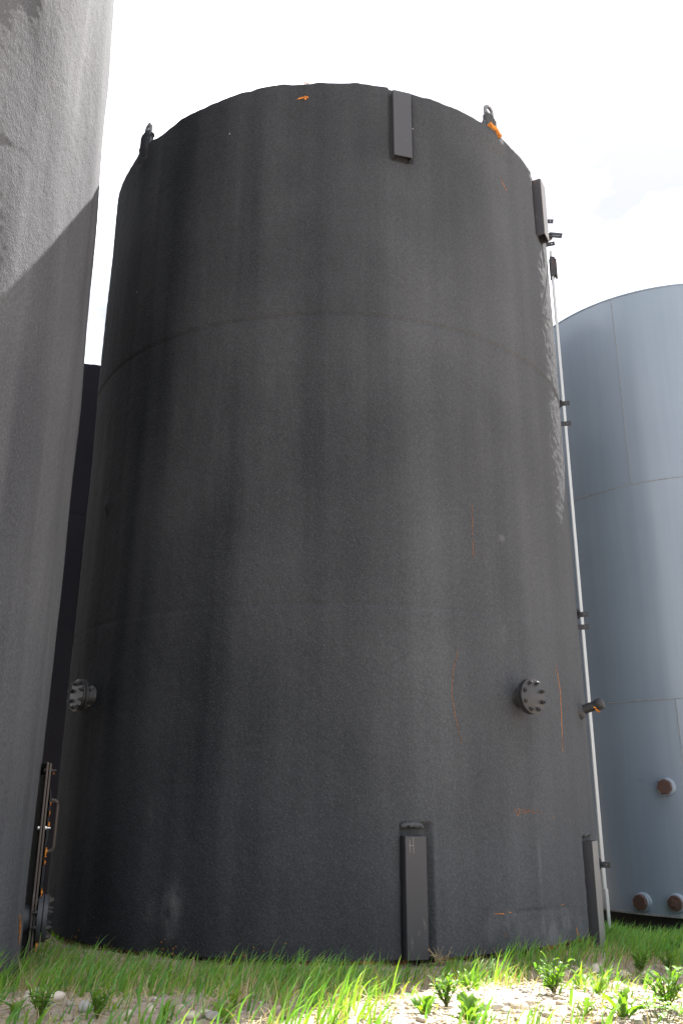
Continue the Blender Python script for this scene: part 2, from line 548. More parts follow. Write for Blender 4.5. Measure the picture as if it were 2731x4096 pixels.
def build_ground():
    xs = np.concatenate([np.linspace(-400, -12, 14)[:-1], np.linspace(-12, -3.2, 30)[:-1], np.linspace(-3.2, 3.8, 176)[:-1], np.linspace(3.8, 12, 30)[:-1], np.linspace(12, 400, 14)])
    ys = np.concatenate([np.linspace(-60, 2.5, 22)[:-1], np.linspace(2.5, 9.5, 176)[:-1], np.linspace(9.5, 20, 30)[:-1], np.linspace(20, 800, 20)])
    X, Y = np.meshgrid(xs, ys)
    V = np.stack([X, Y, gz(X, Y)], -1).reshape(-1, 3)
    nx, ny = len(xs), len(ys)
    i = (np.arange(ny - 1)[:, None] * nx + np.arange(nx - 1)[None, :]).ravel()
    F = np.stack([i, i + 1, i + nx + 1, i + nx], 1)
    o = link('ground', np_mesh('ground', V, F), M['soil'])
    tag(o, kind='structure')
build_ground()

# ------------------------------------------------------------------ foam-covered tank walls
def wall_mesh(name, ths, zs, rfun, rim_in=0.10, seed=1):
    """outer wall with a rolled-over rim; ths in degrees, closed round"""
    T, Z = np.meshgrid(ths, zs)
    D = rfun(T, Z)
    # rolled rim: last rows curl inwards
    rr = RAD + D
    rows = [np.stack([rr * np.sin(np.radians(T)), -rr * np.cos(np.radians(T)), Z], -1)]
    top_z = zs[-1]
    lump = 0.010 * vnoise(ths / 360 * 60 + 60, 0 * ths, seed + 50, 60) + 0.006 * vnoise(ths / 360 * 190 + 190, 0 * ths, seed + 51, 190)
    # lift the rim unevenly
    lift = np.zeros_like(Z)
    k = sstep(top_z - 0.25, top_z, Z)
    lift = k * lump[None, :]
    rows[0][..., 2] += lift
    base = rows[0][-1]
    W = [np.stack([np.radians(T) * RAD, Z, 0 * Z], -1)]
    for a in (30, 60, 90):
        c, s_ = math.cos(R(a)), math.sin(R(a))
        dr, dz = -0.03 * (1 - c), 0.03 * s_
        r2 = rr[-1] + dr
        rows.append(np.stack([r2 * np.sin(np.radians(ths)), -r2 * np.cos(np.radians(ths)), top_z + lump + dz], -1)[None])
        W.append(np.stack([np.radians(ths) * RAD, 0 * ths + top_z + dz, 0 * ths], -1)[None])
    r3 = rr[-1] - rim_in
    rows.append(np.stack([r3 * np.sin(np.radians(ths)), -r3 * np.cos(np.radians(ths)), top_z + 0.02 + lump * 0.5], -1)[None])
    W.append(np.stack([np.radians(ths) * RAD, 0 * ths + top_z + .1, 0 * ths], -1)[None])
    V = np.concatenate(rows, 0); Wc = np.concatenate(W, 0)
    nr, nc = V.shape[:2]
    i = (np.arange(nr - 1)[:, None] * nc + np.arange(nc - 1)[None, :])
    F = np.stack([i, i + 1, i + nc + 1, i + nc], -1).reshape(-1, 4)
    wrap = np.arange(nr - 1) * nc
    F = np.concatenate([F, np.stack([wrap + nc - 1, wrap, wrap + nc, wrap + 2 * nc - 1], 1)])
    me = np_mesh(name, V.reshape(-1, 3), F)
    attr_vec(me, 'wall', Wc.reshape(-1, 3))
    return me

def roof_mesh(z, r=RAD - 0.08, h=0.18, n=48):
    mb = MB()
    vs = [(r * math.cos(2 * math.pi * k / n), r * math.sin(2 * math.pi * k / n), z) for k in range(n)] + [(0, 0, z + h)]
    return mb.add(vs, [(k, (k + 1) % n, n) for k in range(n)]).mesh('roof')

def grid_th(a, b, fine, coarse=3.0):
    """angles: fine between a and b, coarse elsewhere"""
    f = np.arange(a, b, fine)
    c = np.arange(b, a + 360, coarse)
    return np.concatenate([f, c])

# --- wall shapes
CH1, CH2 = (13.2, 17.3), (58.2, 63.8)     # angles covered by the steel channels
def slot(th, z, a, b, z1, z0=-0.5):
    m = sstep(a - .35, a - .05, th) * (1 - sstep(b + .05, b + .35, th))
    return m * (1 - sstep(z1, z1 + .02, z)) * sstep(z0, z0 + 0.02, z)

def main_d(th, z):
    th = np.asarray(th, float); z = np.asarray(z, float)
    g = 0.55 + 0.20 * sstep(15, 40, th) - 0.50 * sstep(44, 56, th) + 0.25 * sstep(6.2, 7.2, z)
    d = undulate(th, z, 3) * g
    # two sprayed-over plate seams: a narrow step each
    d = d + groove(z, 4.825 + 0.004 * np.sin(th / 9), 0.016, 0.014) + groove(z, 2.378, 0.022, 0.007) * sstep(36, 26, th)
    d = d + 0.006 * sstep(4.80, 4.85, z) - 0.004 * sstep(2.36, 2.40, z)
    # slots left free round the channels
    d = d - 0.045 * slot(th, z, 13.1, 17.85, 0.845) - 0.03 * slot(th, z, 57.9, 63.9, 0.72) - 0.02 * slot(th, z, 13.3, 17.9, 7.6, 6.43) - 0.02 * slot(th, z, 59.0, 64.2, 7.6, 6.47)
    d = d + blob(th, z, 18.6, 0.45, 0.5, 0.5, 0.014)
    # swellings over nozzles, lugs and patches
    d = d + blob(th, z, 37.0, 1.72, 3.6, 0.17, 0.035) + blob(th, z, -51.0, 1.76, 3.4, 0.17, 0.03) + blob(th, z, 62.5, 1.72, 2.2, 0.10, 0.03)
    d = d + blob(th, z, 39.8, 7.12, 4.0, 0.13, 0.035) + blob(th, z, -49.0, 7.16, 3.4, 0.14, 0.035)
    d = d - blob(th, z + 0.012 * (th + 50), -50.2, 7.085, 1.9, 0.028, 0.022)
    d = d - blob(th, z - 0.010 * (th - 42), 42, 6.98, 5.0, 0.03, 0.012)
    d = d + blob(th, z, -51.3, 3.43, 0.9, 0.05, 0.03) + blob(th, z, 16.5, 6.30, 0.8, 0.16, -0.012) + blob(th, z, 64, 6.36, 0.7, 0.14, -0.02)
    # torn horizontal crack low on the wall
    zc = 0.268 - (th - 29) * 0.0013 + 0.004 * vnoise(th * 1.7, 0 * th, 77)
    d = d - 0.016 * np.exp(-((z - zc) / 0.010) ** 2) * sstep(28, 30, th) * (1 - sstep(49, 51, th)) * (0.55 + 0.45 * vnoise(th * 1.1, 0 * th, 78))
    # fine pebbling
    u = th / 360 + 1
    d = d + 0.0022 * vnoise(u * 300, z / 0.055, 31, 300) + 0.0012 * vnoise(u * 520, z / 0.034, 32, 520)
    # foot flares a little and is ragged
    d = d + 0.012 * (1 - sstep(0.0, 0.12, z)) * vnoise(u * 80, z * 0, 41, 80)
    return d

def left_d(th, z):
    th = np.asarray(th, float); z = np.asarray(z, float)
    u = th / 360 + 1
    amp = 1.0 + 0.6 * sstep(3.2, 4.2, z)
    d = undulate(th, z, 23) * amp
    d = d + 0.020 * vnoise(u * 30, z / 1.5, 29, 30) * sstep(3.0, 4.2, z) + 0.010 * vnoise(u * 22, (z + 0.05 * th) / 0.9, 30, 22) * sstep(3.0, 4.2, z)
    # a sagging lip where two spray passes meet, and a swelling high up
    zl = 4.92 + 0.02 * (th - 70) * 0.35 + 0.012 * np.sin(th * 0.9)
    d = d + 0.006 * sstep(-0.004, 0.045, z - zl) * (1 - sstep(0.05, 0.6, z - zl)) * sstep(58, 64, th) * (1 - sstep(69, 76, th))
    d = d + 0.017 * np.exp(-((th - 69.5) / 1.6) ** 2) * sstep(6.00, 6.3, z) * (1 - sstep(6.6, 7.0, z))
    d = d - 0.028 * sstep(3.8, 5.2, z) - 0.06 * sstep(6.9, 8.3, z)
    # foam is cut back round the pipe and the clean-out
    d = d - 0.05 * np.exp(-((th - 110.0) / 3.2) ** 2) * (1 - sstep(0.10, 0.26, z))
    d = d + 0.0007 * vnoise(u * 300, z / 0.06, 61, 300) + 0.0011 * vnoise(u * 640, z / 0.03, 62, 640)
    return d

# --- the big tank in the middle
tank = empty('storage_tank', (MAIN[0], MAIN[1], 0), 'tall black foam-coated tank standing whole in the centre, with two steel nozzle flanges', 'tank')
zs = np.concatenate([np.arange(0.012, 7.1, 0.0155), np.linspace(7.1, 7.225, 12)])
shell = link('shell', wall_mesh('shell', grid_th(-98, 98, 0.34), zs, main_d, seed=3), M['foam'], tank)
link('roof', roof_mesh(7.19), M['foam_back'], tank)
mb = MB(); n_ = 96
for (ra, rb, za, zb) in ((2.36, 2.36, -0.3, 0.06),):
    vs = [(r_ * math.cos(2 * math.pi * k / n_), r_ * math.sin(2 * math.pi * k / n_), z_) for (r_, z_) in ((ra, za), (rb, zb)) for k in range(n_)]
    mb.add(vs, [(k, (k + 1) % n_, n_ + (k + 1) % n_, n_ + k) for k in range(n_)])
link('base_ring', mb.mesh('base_ring', True), M['under'], tank)

def foam_foot(parent, dfun, a0, a1, r_off=-0.012, seed=5, h=0.075):
    """ragged bare orange foam showing under the coating along the foot"""
    ths = np.arange(a0, a1, 0.25)
    hh = h * (0.35 + 0.65 * np.clip(vnoise(ths * 0.55, 0 * ths, seed) + 0.35, 0, 1)) + 0.012 * vnoise(ths * 2.3, 0 * ths, seed + 1)
    rows = []
    dd = dfun(ths, 0 * ths + 0.02)
    for k, (dr, fz) in enumerate(((-0.07, 0.02), (r_off + .004, 0.02), (r_off, -0.35), (r_off - .02, -1.0), (-0.09, -0.9))):
        r_ = RAD + dd + dr + (0.006 * vnoise(ths * 3.1, 0 * ths + k * 3.3, seed + 2) if k in (1, 2, 3) else 0)
        z_ = 0.02 + fz * hh if fz < 0 else 0 * ths + fz
        rows.append(np.stack([r_ * np.sin(np.radians(ths)), -r_ * np.cos(np.radians(ths)), z_], -1))
    V = np.stack(rows, 0); nr, nc = V.shape[:2]
    i = (np.arange(nr - 1)[:, None] * nc + np.arange(nc - 1)[None, :])
    F = np.stack([i, i + 1, i + nc + 1, i + nc], -1).reshape(-1, 4)
    me = np_mesh('foam_foot', V.reshape(-1, 3), F)
    return link('foam_foot', me, None, parent)

def foot_mat():
    m, nt, b = new_mat('dirty orange foam foot')
    tc = N(nt, 'ShaderNodeTexCoord')
    n = noise(nt, tc.outputs['Object'], 5, 4, 0.6)
    n2 = noise(nt, tc.outputs['Object'], 55, 3, 0.6)
    f = mathn(nt, 'ADD', mathn(nt, 'MULTIPLY', n, 0.75), mathn(nt, 'MULTIPLY', n2, 0.25))
    nt.links.new(ramp(nt, f, [(0.46, (0.012, 0.010, 0.009)), (0.53, (0.08, 0.035, 0.014)), (0.58, (0.34, 0.13, 0.025)), (0.7, (0.45, 0.20, 0.04))]), b.inputs['Base Color'])
    b.inputs['Roughness'].default_value = 0.9
    nt.links.new(bump(nt, n2, 0.8, 0.01), b.inputs['Normal'])
    return m
M['foot'] = foot_mat()
ff = foam_foot(tank, main_d, -90, 90)
ff.data.materials.append(M['foot'])

# channels: open-backed steel sections welded to the wall
def channel(parent, th, z0, z1, w, d, mat, lean=0.0, out=0.055):
    m = at(th, 0, RAD)
    t = 0.011
    o = -out                                   # front face (towards the viewer of that wall)
    mb = MB()
    mb.box(-w / 2, -w / 2 + t, o + t + .0005, o + d, z0, z1)
    mb.box(w / 2 - t, w / 2, o + t + .0005, o + d, z0, z1)
    me = mb.mesh('support_channel')
    ch = link('support_channel', me, M['channel'], parent, m @ Matrix.Rotation(lean, 4, 'Y'))
    mb = MB()
    mb.box(-w / 2, w / 2, o, o + t, z0, z1)
    link('channel_web', mb.mesh('channel_web'), mat, ch, bevel=0.006, segs=3)
    return ch
def bare_web():
    m = paint_steel('weathered channel steel', (0.037, 0.037, 0.042), scratch=(0.16, 0.155, 0.145), amount=0.85, rustiness=0.6, rust=(0.13, 0.052, 0.024))
    return m
M['channel'] = bare_web()
M['channel_worn_lit'] = paint_steel('chalky channel steel with painted sunlight', (0.17, 0.165, 0.16), scratch=(0.30, 0.29, 0.28), amount=0.8, rustiness=0.6, rust=(0.28, 0.12, 0.07), rough=0.42)  # chalky web steel, made paler to stand in for grazing sunlight
c1 = channel(tank, 15.55, 6.45, 7.175, 0.172, 0.12, M['channel'], out=0.06)
c2 = channel(tank, 62.0, 6.50, 7.18, 0.165, 0.14, M['channel_worn_lit'], out=0.078)
c3 = channel(tank, 15.0, 0.012, 0.775, 0.152, 0.12, M['channel'], out=0.052)
c4 = channel(tank, 61.0, -0.085, 0.695, 0.165, 0.14, M['channel_worn_lit'], out=0.062)
c2['label'] = 'channel with its outer face in the sun'
# scratches on the lower channel's face
mb = MB()
for (x, za, zb, w_, sl) in ((-0.044, 0.752, 0.672, 0.0016, 0.003), (-0.018, 0.77, 0.665, 0.0018, 0.004)):
    mb.box(x, x + w_, -0.0535, -0.0522, zb, za)
mb.box(-0.048, -0.020, -0.0535, -0.0522, 0.716, 0.718)
link('scratch', mb.mesh('scratch'), paint_steel('bare scratch', (0.30, 0.29, 0.27), rustiness=0), c3)
# foam lip over each channel's upper end
def lip(parent, th, z, w, mat):
    n = 26
    vs, fs = [], []
    for j in range(7):
        a = math.pi * j / 6
        for i in range(n + 1):
            x = (i / n - 0.5) * w
            e = 1 - abs(2 * i / n - 1) ** 4
            jit = 0.006 * float(vnoise(i * 0.6 + th, j * 0.5, 91))
            vs.append((x, -(0.03 + 0.028 * e) * math.sin(a) + 0.035 + jit, 0.016 * math.cos(a) * (0.4 + e) + 0.012 * e + jit))
    for j in range(6):
        for i in range(n):
            k = j * (n + 1) + i
            fs.append((k, k + 1, k + n + 2, k + n + 1))
    me = MB().add(vs, fs).mesh('foam_lip', True)
    attr_vec(me, 'wall', [(v[0] + th, v[2] + 3, 0) for v in vs])
    return link('foam_lip', me, mat, parent, at(th, z))
lip(tank, 14.9, 0.835, 0.17, M['foam'])
lip(tank, 60.9, 0.735, 0.13, M['foam'])

# flanged nozzles
HEX = [(math.cos(math.pi / 3 * k), math.sin(math.pi / 3 * k)) for k in range(6)]
def hex_mesh(r, h, stud):
    mb = MB()
    vs = [(r * a, 0, r * b_) for a, b_ in HEX] + [(r * a, -h * .8, r * b_) for a, b_ in HEX] + [(r * .86 * a, -h, r * .86 * b_) for a, b_ in HEX]
    fs = [(k, (k + 1) % 6, 6 + (k + 1) % 6, 6 + k) for k in range(6)] + [(6 + k, 6 + (k + 1) % 6, 12 + (k + 1) % 6, 12 + k) for k in range(6)] + [tuple(range(12, 18)), tuple(range(5, -1, -1))]
    mb.add(vs, fs)
    mb.lathe([(r * .5, -h * .9), (r * .5, -h - stud), (r * .42, -h - stud - 0.002)], 12)
    return mb.mesh('bolt')
BOLT = hex_mesh(0.0165, 0.017, 0.012)
BOLT_RUSTY = BOLT.copy()
BOLT.materials.append(M['flange'])
BOLT_RUSTY.materials.append(M['bolt'])

def nozzle(parent, th, z, reach, r, th_axis=0.0, label=None, pitch=22.5, back_nuts=True, nb=8, tf=0.021, rusty=2, pipe=None, mat='flange'):
    """pipe stub with a flange, and a bolted blind plate in front of it"""
    m = at(th, z) @ Matrix.Rotation(R(th_axis), 4, 'Z')
    p = pipe or r * 0.58
    mb = MB()
    mb.lathe([(p * 1.22, 0.06), (p * 1.16, -0.02), (p * 1.04, -0.035), (p, -0.04), (p, -reach), ], 40)
    mb.lathe([(p * .9, -reach + .001), (r, -reach), (r, -reach - tf)], 48)
    nz = link('nozzle', mb.mesh('nozzle', True), M[mat], parent, m)
    if label: nz['label'] = label
    f0 = -reach - tf - 0.007
    mb = MB()
    mb.lathe([(r * .62, -reach - tf + .001), (r * .62, f0 + .001)], 40)
    mb.lathe([(r * .995, f0), (r * .995, f0 - tf * .85), (r * .96, f0 - tf)], 48)
    link('blind_plate', mb.mesh('blind_plate', True), M[mat], nz)
    for k in range(nb):
        a = R(pitch + 360 / nb * k)
        b = link('bolt', BOLT_RUSTY if (k % 4) < rusty else BOLT, None, nz, Matrix.Translation((r * .80 * math.cos(a), f0 - tf, r * .80 * math.sin(a))) @ Matrix.Rotation(random.random() * 6, 4, 'Y'))
        if back_nuts:
            link('bolt', BOLT, None, nz, Matrix.Translation((r * .80 * math.cos(a), -reach + .001, r * .80 * math.sin(a))) @ Matrix.Rotation(math.pi, 4, 'Z'))
    return nz
nozzle(tank, 36.9, 1.755, 0.135, 0.132, th_axis=0, label='flanged nozzle on the wall by the orange cracks', rusty=1)
nozzle(tank, -49.6, 1.795, 0.095, 0.128, th_axis=0, label='flanged nozzle in deep shade', rusty=0)

# small capped nipple
m_ = at(62.2, 1.735) @ Matrix.Rotation(R(-16), 4, 'X')
mb = MB()
mb.lathe([(0.085, 0.05), (0.075, -0.01), (0.060, -0.035), (0.052, -0.045), (0.040, -0.05), (0.040, -0.17)], 28)
nip = link('pipe_nipple', mb.mesh('pipe_nipple', True), M['flange'], tank, m_)
mb = MB()
mb.lathe([(0.046, -0.158), (0.050, -0.165), (0.050, -0.185), (0.048, -0.187), (0.048, -0.190), (0.050, -0.192), (0.049, -0.210), (0.040, -0.224), (0.02, -0.229)], 28)
link('pipe_cap', mb.mesh('pipe_cap', True), M['flange'], nip)
mb = MB()
for (a, r_, x) in ((200, .046, .15), (230, .047, .156), (262, .049, .158), (300, .046, .155)):
    c_ = Vector((r_ * math.cos(R(a)), -x, r_ * math.sin(R(a))))
    mb.tube([c_ + Vector((0, .01, 0)), c_ + Vector((.006, -.004, -.006)), c_ + Vector((.012, -.012, -.018))], [0.005, 0.006, 0.002], 6)
link('sealing_tape', mb.mesh('sealing_tape', True), M['orange'], nip)

# lifting lugs: plate with an eye, sleeved in foam
def lug(parent, th, z_top, flip=1, torn=False):
    m = at(th, 0, RAD - 0.010)
    n = 22
    w, ro, ri, t = 0.064, 0.064, 0.034, 0.024
    zc = z_top - ro
    outer = [(-w, 7.20)] + [(-ro * math.cos(math.pi * k / n), zc + ro * math.sin(math.pi * k / n)) for k in range(n + 1)] + [(w, 7.20)]
    inner = [(ri * math.cos(2 * math.pi * k / 24), zc + ri * math.sin(2 * math.pi * k / 24)) for k in range(24)]
    bm = bmesh.new()
    ov = [bm.verts.new((x, -t / 2, z)) for x, z in outer]
    iv = [bm.verts.new((x, -t / 2, z)) for x, z in inner]
    es = [bm.edges.new((ov[i], ov[(i + 1) % len(ov)])) for i in range(len(ov))] + [bm.edges.new((iv[i], iv[(i + 1) % 24])) for i in range(24)]
    bmesh.ops.triangle_fill(bm, edges=es, use_beauty=True)
    ret = bmesh.ops.extrude_face_region(bm, geom=bm.faces[:])
    for v in [g for g in ret['geom'] if isinstance(g, bmesh.types.BMVert)]: v.co.y += t
    bmesh.ops.recalc_face_normals(bm, faces=bm.faces)
    me = bpy.data.meshes.new('lifting_lug'); bm.to_mesh(me); bm.free()
    lg = link('lifting_lug', me, M['lug'], parent, m, bevel=0.003)
    # foam sleeve: lumpy rounded block
    vs, fs = [], []
    nu, nv = 28, 20
    z0, z1 = 7.02, z_top - 0.135
    for j in range(nv + 1):
        f = j / nv
        z = z0 + (z1 - z0) * f
        wd = (0.076 - 0.006 * f)
        dp = 0.004 + 0.058 * min(1, f / .45) - 0.014 * f
        if f > .9: wd *= 1 - 0.22 * ((f - .9) / .1) ** 2; dp *= 1 - 0.35 * ((f - .9) / .1) ** 2
        for i in range(nu):
            a = 2 * math.pi * i / nu
            c, s_ = math.cos(a), math.sin(a)
            k = (abs(c) ** 3.2 + abs(s_) ** 3.2) ** (-1 / 3.2)
            jt = 0.012 * float(fbm(np.array(i * .45), np.array(j * .4), 71 + flip, 2))
            x = (wd + jt) * c * k; y = (dp + jt) * s_ * k - 0.004
            # skirt leans: lower towards one side
            vs.append((x, y, z + 0.22 * flip * -x * (1 - f) * .0 + (0.018 * f * (-flip) * x / 0.1)))
    for j in range(nv):
        for i in range(nu):
            a, b_ = j * nu + i, j * nu + (i + 1) % nu
            fs.append((a, b_, b_ + nu, a + nu))
    fs.append(tuple(range(nv * nu, (nv + 1) * nu)))
    me = MB().add(vs, fs).mesh('foam_sleeve', True)
    attr_vec(me, 'wall', [(v[0] + th * .2, v[2], 0) for v in vs])
    link('foam_sleeve', me, M['foam'], lg)
    if torn:
        bm = bmesh.new()
        top = [(-.100, .040), (-.075, .052), (-.03, .044), (.02, .030), (.055, .012), (.08, .004), (.105, -.008), (.145, -.020), (.150, -.040), (.115, -.058), (.08, -.046), (.05, -.040), (.02, -.020), (-.03, -.006), (-.07, .006), (-.095, .020)]
        vv = []
        for (x, z) in top:
            vv.append(bm.verts.new((x * .70 - .004, -0.074 - (0.006 * math.sin(x * 40)), 7.205 + z * .85)))
        f_ = bm.faces.new(vv)
        r_ = bmesh.ops.extrude_face_region(bm, geom=[f_])
        for v in [g for g in r_['geom'] if isinstance(g, bmesh.types.BMVert)]: v.co.y += 0.09
        bmesh.ops.triangulate(bm, faces=bm.faces[:])
        bmesh.ops.subdivide_edges(bm, edges=bm.edges[:], cuts=2, use_grid_fill=True)
        for v in bm.verts:
            v.co.y += random.uniform(-.002, .002); v.co.z += random.uniform(-.001, .001)
        bmesh.ops.recalc_face_normals(bm, faces=bm.faces)
        me = bpy.data.meshes.new('torn_foam'); bm.to_mesh(me); bm.free()
        link('torn_foam', me, M['orange'], lg)
    return lg
lg1 = lug(tank, 39.9, 7.535, 1, torn=True); lg1['label'] = 'lifting lug with a torn orange strip of foam below its eye'
lug(tank, -48.6, 7.535, -1)

# gauge board: galvanised strip running down the wall
m_ = at(85.0, 0, RAD)
mb = MB()
mb.box(-0.013, 0.013, -0.101, -0.071, 0.24, 7.02)
gb = link('gauge_board', mb.mesh('gauge_board'), M['zinc'], tank, m_, bevel=0.004)
mb = MB(); mb.box(-0.0125, 0.0125, -0.099, -0.071, 0, 0.33)
link('board_foot', mb.mesh('board_foot'), M['zinc'], gb, Matrix.Translation((0, -0.012, -0.085)), bevel=0.004)
mb = MB()
mb.box(-0.030, 0.030, -0.122, -0.111, 6.68, 6.93); mb.box(-0.030, -0.021, -0.111, -0.062, 6.68, 6.93); mb.box(0.021, 0.030, -0.111, -0.062, 6.65, 6.93); mb.box(-0.02, 0.02, -0.14, -0.1225, 6.65, 6.91)
link('board_clip', mb.mesh('board_clip'), M['steel'], gb, bevel=0.003)
mb = MB()
mb.tube([(0, -.13, 6.90), (0.0, -.20, 6.945), (0.0, -.245, 6.965)], 0.0016, 5)
mb.tube([(0, -.13, 6.86), (0.0, -.19, 6.83), (0.0, -.24, 6.815)], 0.0016, 5)
link('wire', mb.mesh('wire'), M['rusty'], gb)

def hole_plate(name, x0, x1, z0, z1, t, hx, hz, hr, hlen=0.0):
    """flat bar in the x-z plane with a round hole or slot"""
    bm = bmesh.new()
    ov = [bm.verts.new((x, 0, z)) for x, z in ((x0, z0), (x1, z0), (x1, z1), (x0, z1))]
    hp = []
    for k in range(20):
        a = 2 * math.pi * k / 20
        hp.append((hx + hr * math.cos(a) + (hlen / 2 if math.cos(a) > 0 else -hlen / 2), hz + hr * math.sin(a)))
    iv = [bm.verts.new((x, 0, z)) for x, z in hp]
    es = [bm.edges.new((ov[i], ov[(i + 1) % 4])) for i in range(4)] + [bm.edges.new((iv[i], iv[(i + 1) % 20])) for i in range(20)]
    bmesh.ops.triangle_fill(bm, edges=es, use_beauty=True)
    ret = bmesh.ops.extrude_face_region(bm, geom=bm.faces[:])
    for v in [g for g in ret['geom'] if isinstance(g, bmesh.types.BMVert)]: v.co.y += t
    bmesh.ops.recalc_face_normals(bm, faces=bm.faces)
    me = bpy.data.meshes.new(name); bm.to_mesh(me); bm.free()
    return me

# mounting tabs: flat bars that stand out from the wall; in the bar's own frame x points out of the tank
TAB = hole_plate('mounting_tab', -0.06, 0.105, -0.025, 0.025, 0.008, 0.072, 0.004, 0.0065)
TAB.materials.append(M['steel'])
def tab(th, z, tilt=0.0, out=0.0, foam=False):
    t = R(th)
    # x' = outward, y' = along the wall, z' = up
    m = Matrix(((math.sin(t), math.cos(t), 0, (RAD + out) * math.sin(t)), (-math.cos(t), math.sin(t), 0, -(RAD + out) * math.cos(t)), (0, 0, 1, z), (0, 0, 0, 1)))
    o = link('mounting_tab', TAB, None, tank, m @ Matrix.Rotation(tilt, 4, 'Y'))
    if foam:
        mb = MB()
        pts = [(-0.05, 0, -.03), (0.01, -.004, -.02), (0.028, -.006, 0.0), (0.012, -.004, .035), (-0.05, 0, .05)]
        mb.tube(pts, [0.02, 0.024, 0.022, 0.02, 0.015], 10)
        me = mb.mesh('foam_collar', True)
        attr_vec(me, 'wall', [(v[0], v[2] + z, v[1]) for v in mb.v])
        link('foam_collar', me, M['foam'], o)
    return o
tab(78.0, 7.215, 0.16, 0.0, True)
tab(79.5, 6.945, -0.10, 0.0)
tab(77.0, 4.925, 0.0, 0.0, True)
tab(78.5, 4.725, 0.0, 0.0)
tab(76.0, 2.690, 0.0, 0.0, True)
tab(78.0, 2.585, 0.0, 0.0)
tab(76.5, 0.475, 0.05, 0.0, True)
# slotted guide bar with its bolt and roller, high up
t_ = R(79.0)
m_ = Matrix(((math.sin(t_), math.cos(t_), 0, RAD * math.sin(t_)), (-math.cos(t_), math.sin(t_), 0, -RAD * math.cos(t_)), (0, 0, 1, 7.075), (0, 0, 0, 1)))
gbar = link('guide_bar', hole_plate('guide_bar', -0.04, 0.195, -0.03, 0.03, 0.010, 0.105, 0.0, 0.0045, 0.12), M['steel'], tank, m_ @ Matrix.Rotation(R(14), 4, 'Y'))
mb = MB(); mb.lathe([(0.016, 0.02), (0.016, -0.016), (0.012, -0.02)], 6)
link('bolt', mb.mesh('bolt'), M['flange'], gbar, Matrix.Translation((0.045, 0, 0)))
mb = MB(); mb.lathe([(0.045, 0.034), (0.05, 0.030), (0.05, 0.016), (0.045, 0.012)], 28)
link('roller', mb.mesh('roller', True), M['rusty'], gbar, Matrix.Translation((0.045, 0, -0.02)))

# cracks, torn patches and scratches that show the orange foam: thin raised slivers on the wall
def on_wall(th, z, off=0.0025):
    r_ = RAD + float(main_d(np.array([th]), np.array([z]))[0]) + off
    return Vector((r_ * math.sin(R(th)), -r_ * math.cos(R(th)), z))

def crack(pts, w0, seed, parent, name='foam_crack', taper=True, step=0.012, dark=False):
    rnd = random.Random(seed)
    P = []
    for (a, b_) in zip(pts[:-1], pts[1:]):
        n = max(2, int(abs(b_[1] - a[1]) / step) + int(abs(b_[0] - a[0]) * 0.043 / step))
        for k in range(n): P.append((a[0] + (b_[0] - a[0]) * k / n, a[1] + (b_[1] - a[1]) * k / n))
    P.append(pts[-1])
    vs, fs = [], []
    n = len(P)
    for i, (th, z) in enumerate(P):
        f = i / (n - 1)
        w = w0 * (math.sin(math.pi * min(max(f, 0.02), 0.98)) ** 0.6 if taper else 1) * rnd.choice((.5, .75, 1.0, 1.0, 1.4))
        j = rnd.uniform(-1, 1) * 0.0035
        dth = math.degrees(1 / RAD)
        horiz = abs(pts[-1][1] - pts[0][1]) < abs(pts[-1][0] - pts[0][0]) * 0.043
        for s_ in (-1, 0, 1):
            if horiz: q = on_wall(th, z + j + s_ * w / 2, 0.003 - abs(s_) * 0.006)
            else: q = on_wall(th + (j + s_ * w / 2) * dth, z, 0.003 - abs(s_) * 0.006)
            vs.append(q)
    for i in range(n - 1):
        for k in range(2):
            a = i * 3 + k
            fs.append((a, a + 1, a + 4, a + 3))
    return link(name, MB().add(vs, fs).mesh(name), M['orange'] if not dark else M['under'], parent)
crack([(24.43, 2.10), (23.8, 2.0), (23.19, 1.924), (22.7, 1.78), (23.0, 1.66), (23.12, 1.608), (23.7, 1.51), (24.3, 1.40)], 0.0052, 1, tank)
crack([(51.0, 2.07), (51.7, 1.95), (52.1, 1.888), (52.1, 1.80), (51.94, 1.712), (51.7, 1.56), (51.2, 1.38)], 0.0062, 2, tank)
crack([(28.95, 3.262), (28.8, 3.1), (28.79, 3.005)], 0.0028, 3, tank)
crack([(28.8, 2.99), (28.75, 2.9), (28.79, 2.826)], 0.006, 4, tank)
crack([(-4.95, 7.25), (-5.1, 7.15), (-5.0, 7.10)], 0.005, 5, tank, dark=True)
crack([(-5.0, 7.05), (-5.15, 6.98), (-5.05, 6.93)], 0.004, 6, tank, dark=True)
crack([(29.3, 0.262), (31.6, 0.256)], 0.013, 8, tank, 'torn_foam')
crack([(32.5, 0.262), (33.2, 0.262)], 0.016, 9, tank, 'torn_foam')
crack([(46.8, 0.268), (48.0, 0.270)], 0.010, 10, tank, 'torn_foam')
crack([(31.6, 0.135), (31.8, 0.105)], 0.007, 12, tank, 'torn_foam')
crack([(51.6, 0.10), (52.1, 0.03)], 0.022, 13, tank, 'torn_foam')
crack([(42.0, 6.72), (44.5, 6.62)], 0.004, 14, tank, 'torn_foam')
def star(th, z, r, seed, parent):
    rnd = random.Random(seed)
    k = 18
    vs = [on_wall(th, z, 0.012)]
    for i in range(k):
        a = 2 * math.pi * i / k
        rr = r * rnd.choice((.3, .4, .5, .55, .9)) * (2.0 if abs(math.cos(a)) > .9 else 1)
        vs.append(on_wall(th + math.degrees(rr * math.cos(a) / RAD), z + rr * math.sin(a) * .8, 0.003))
    return link('torn_foam', MB().add(vs, [(0, 1 + i, 1 + (i + 1) % k) for i in range(k)]).mesh('torn_foam'), M['orange'], parent)
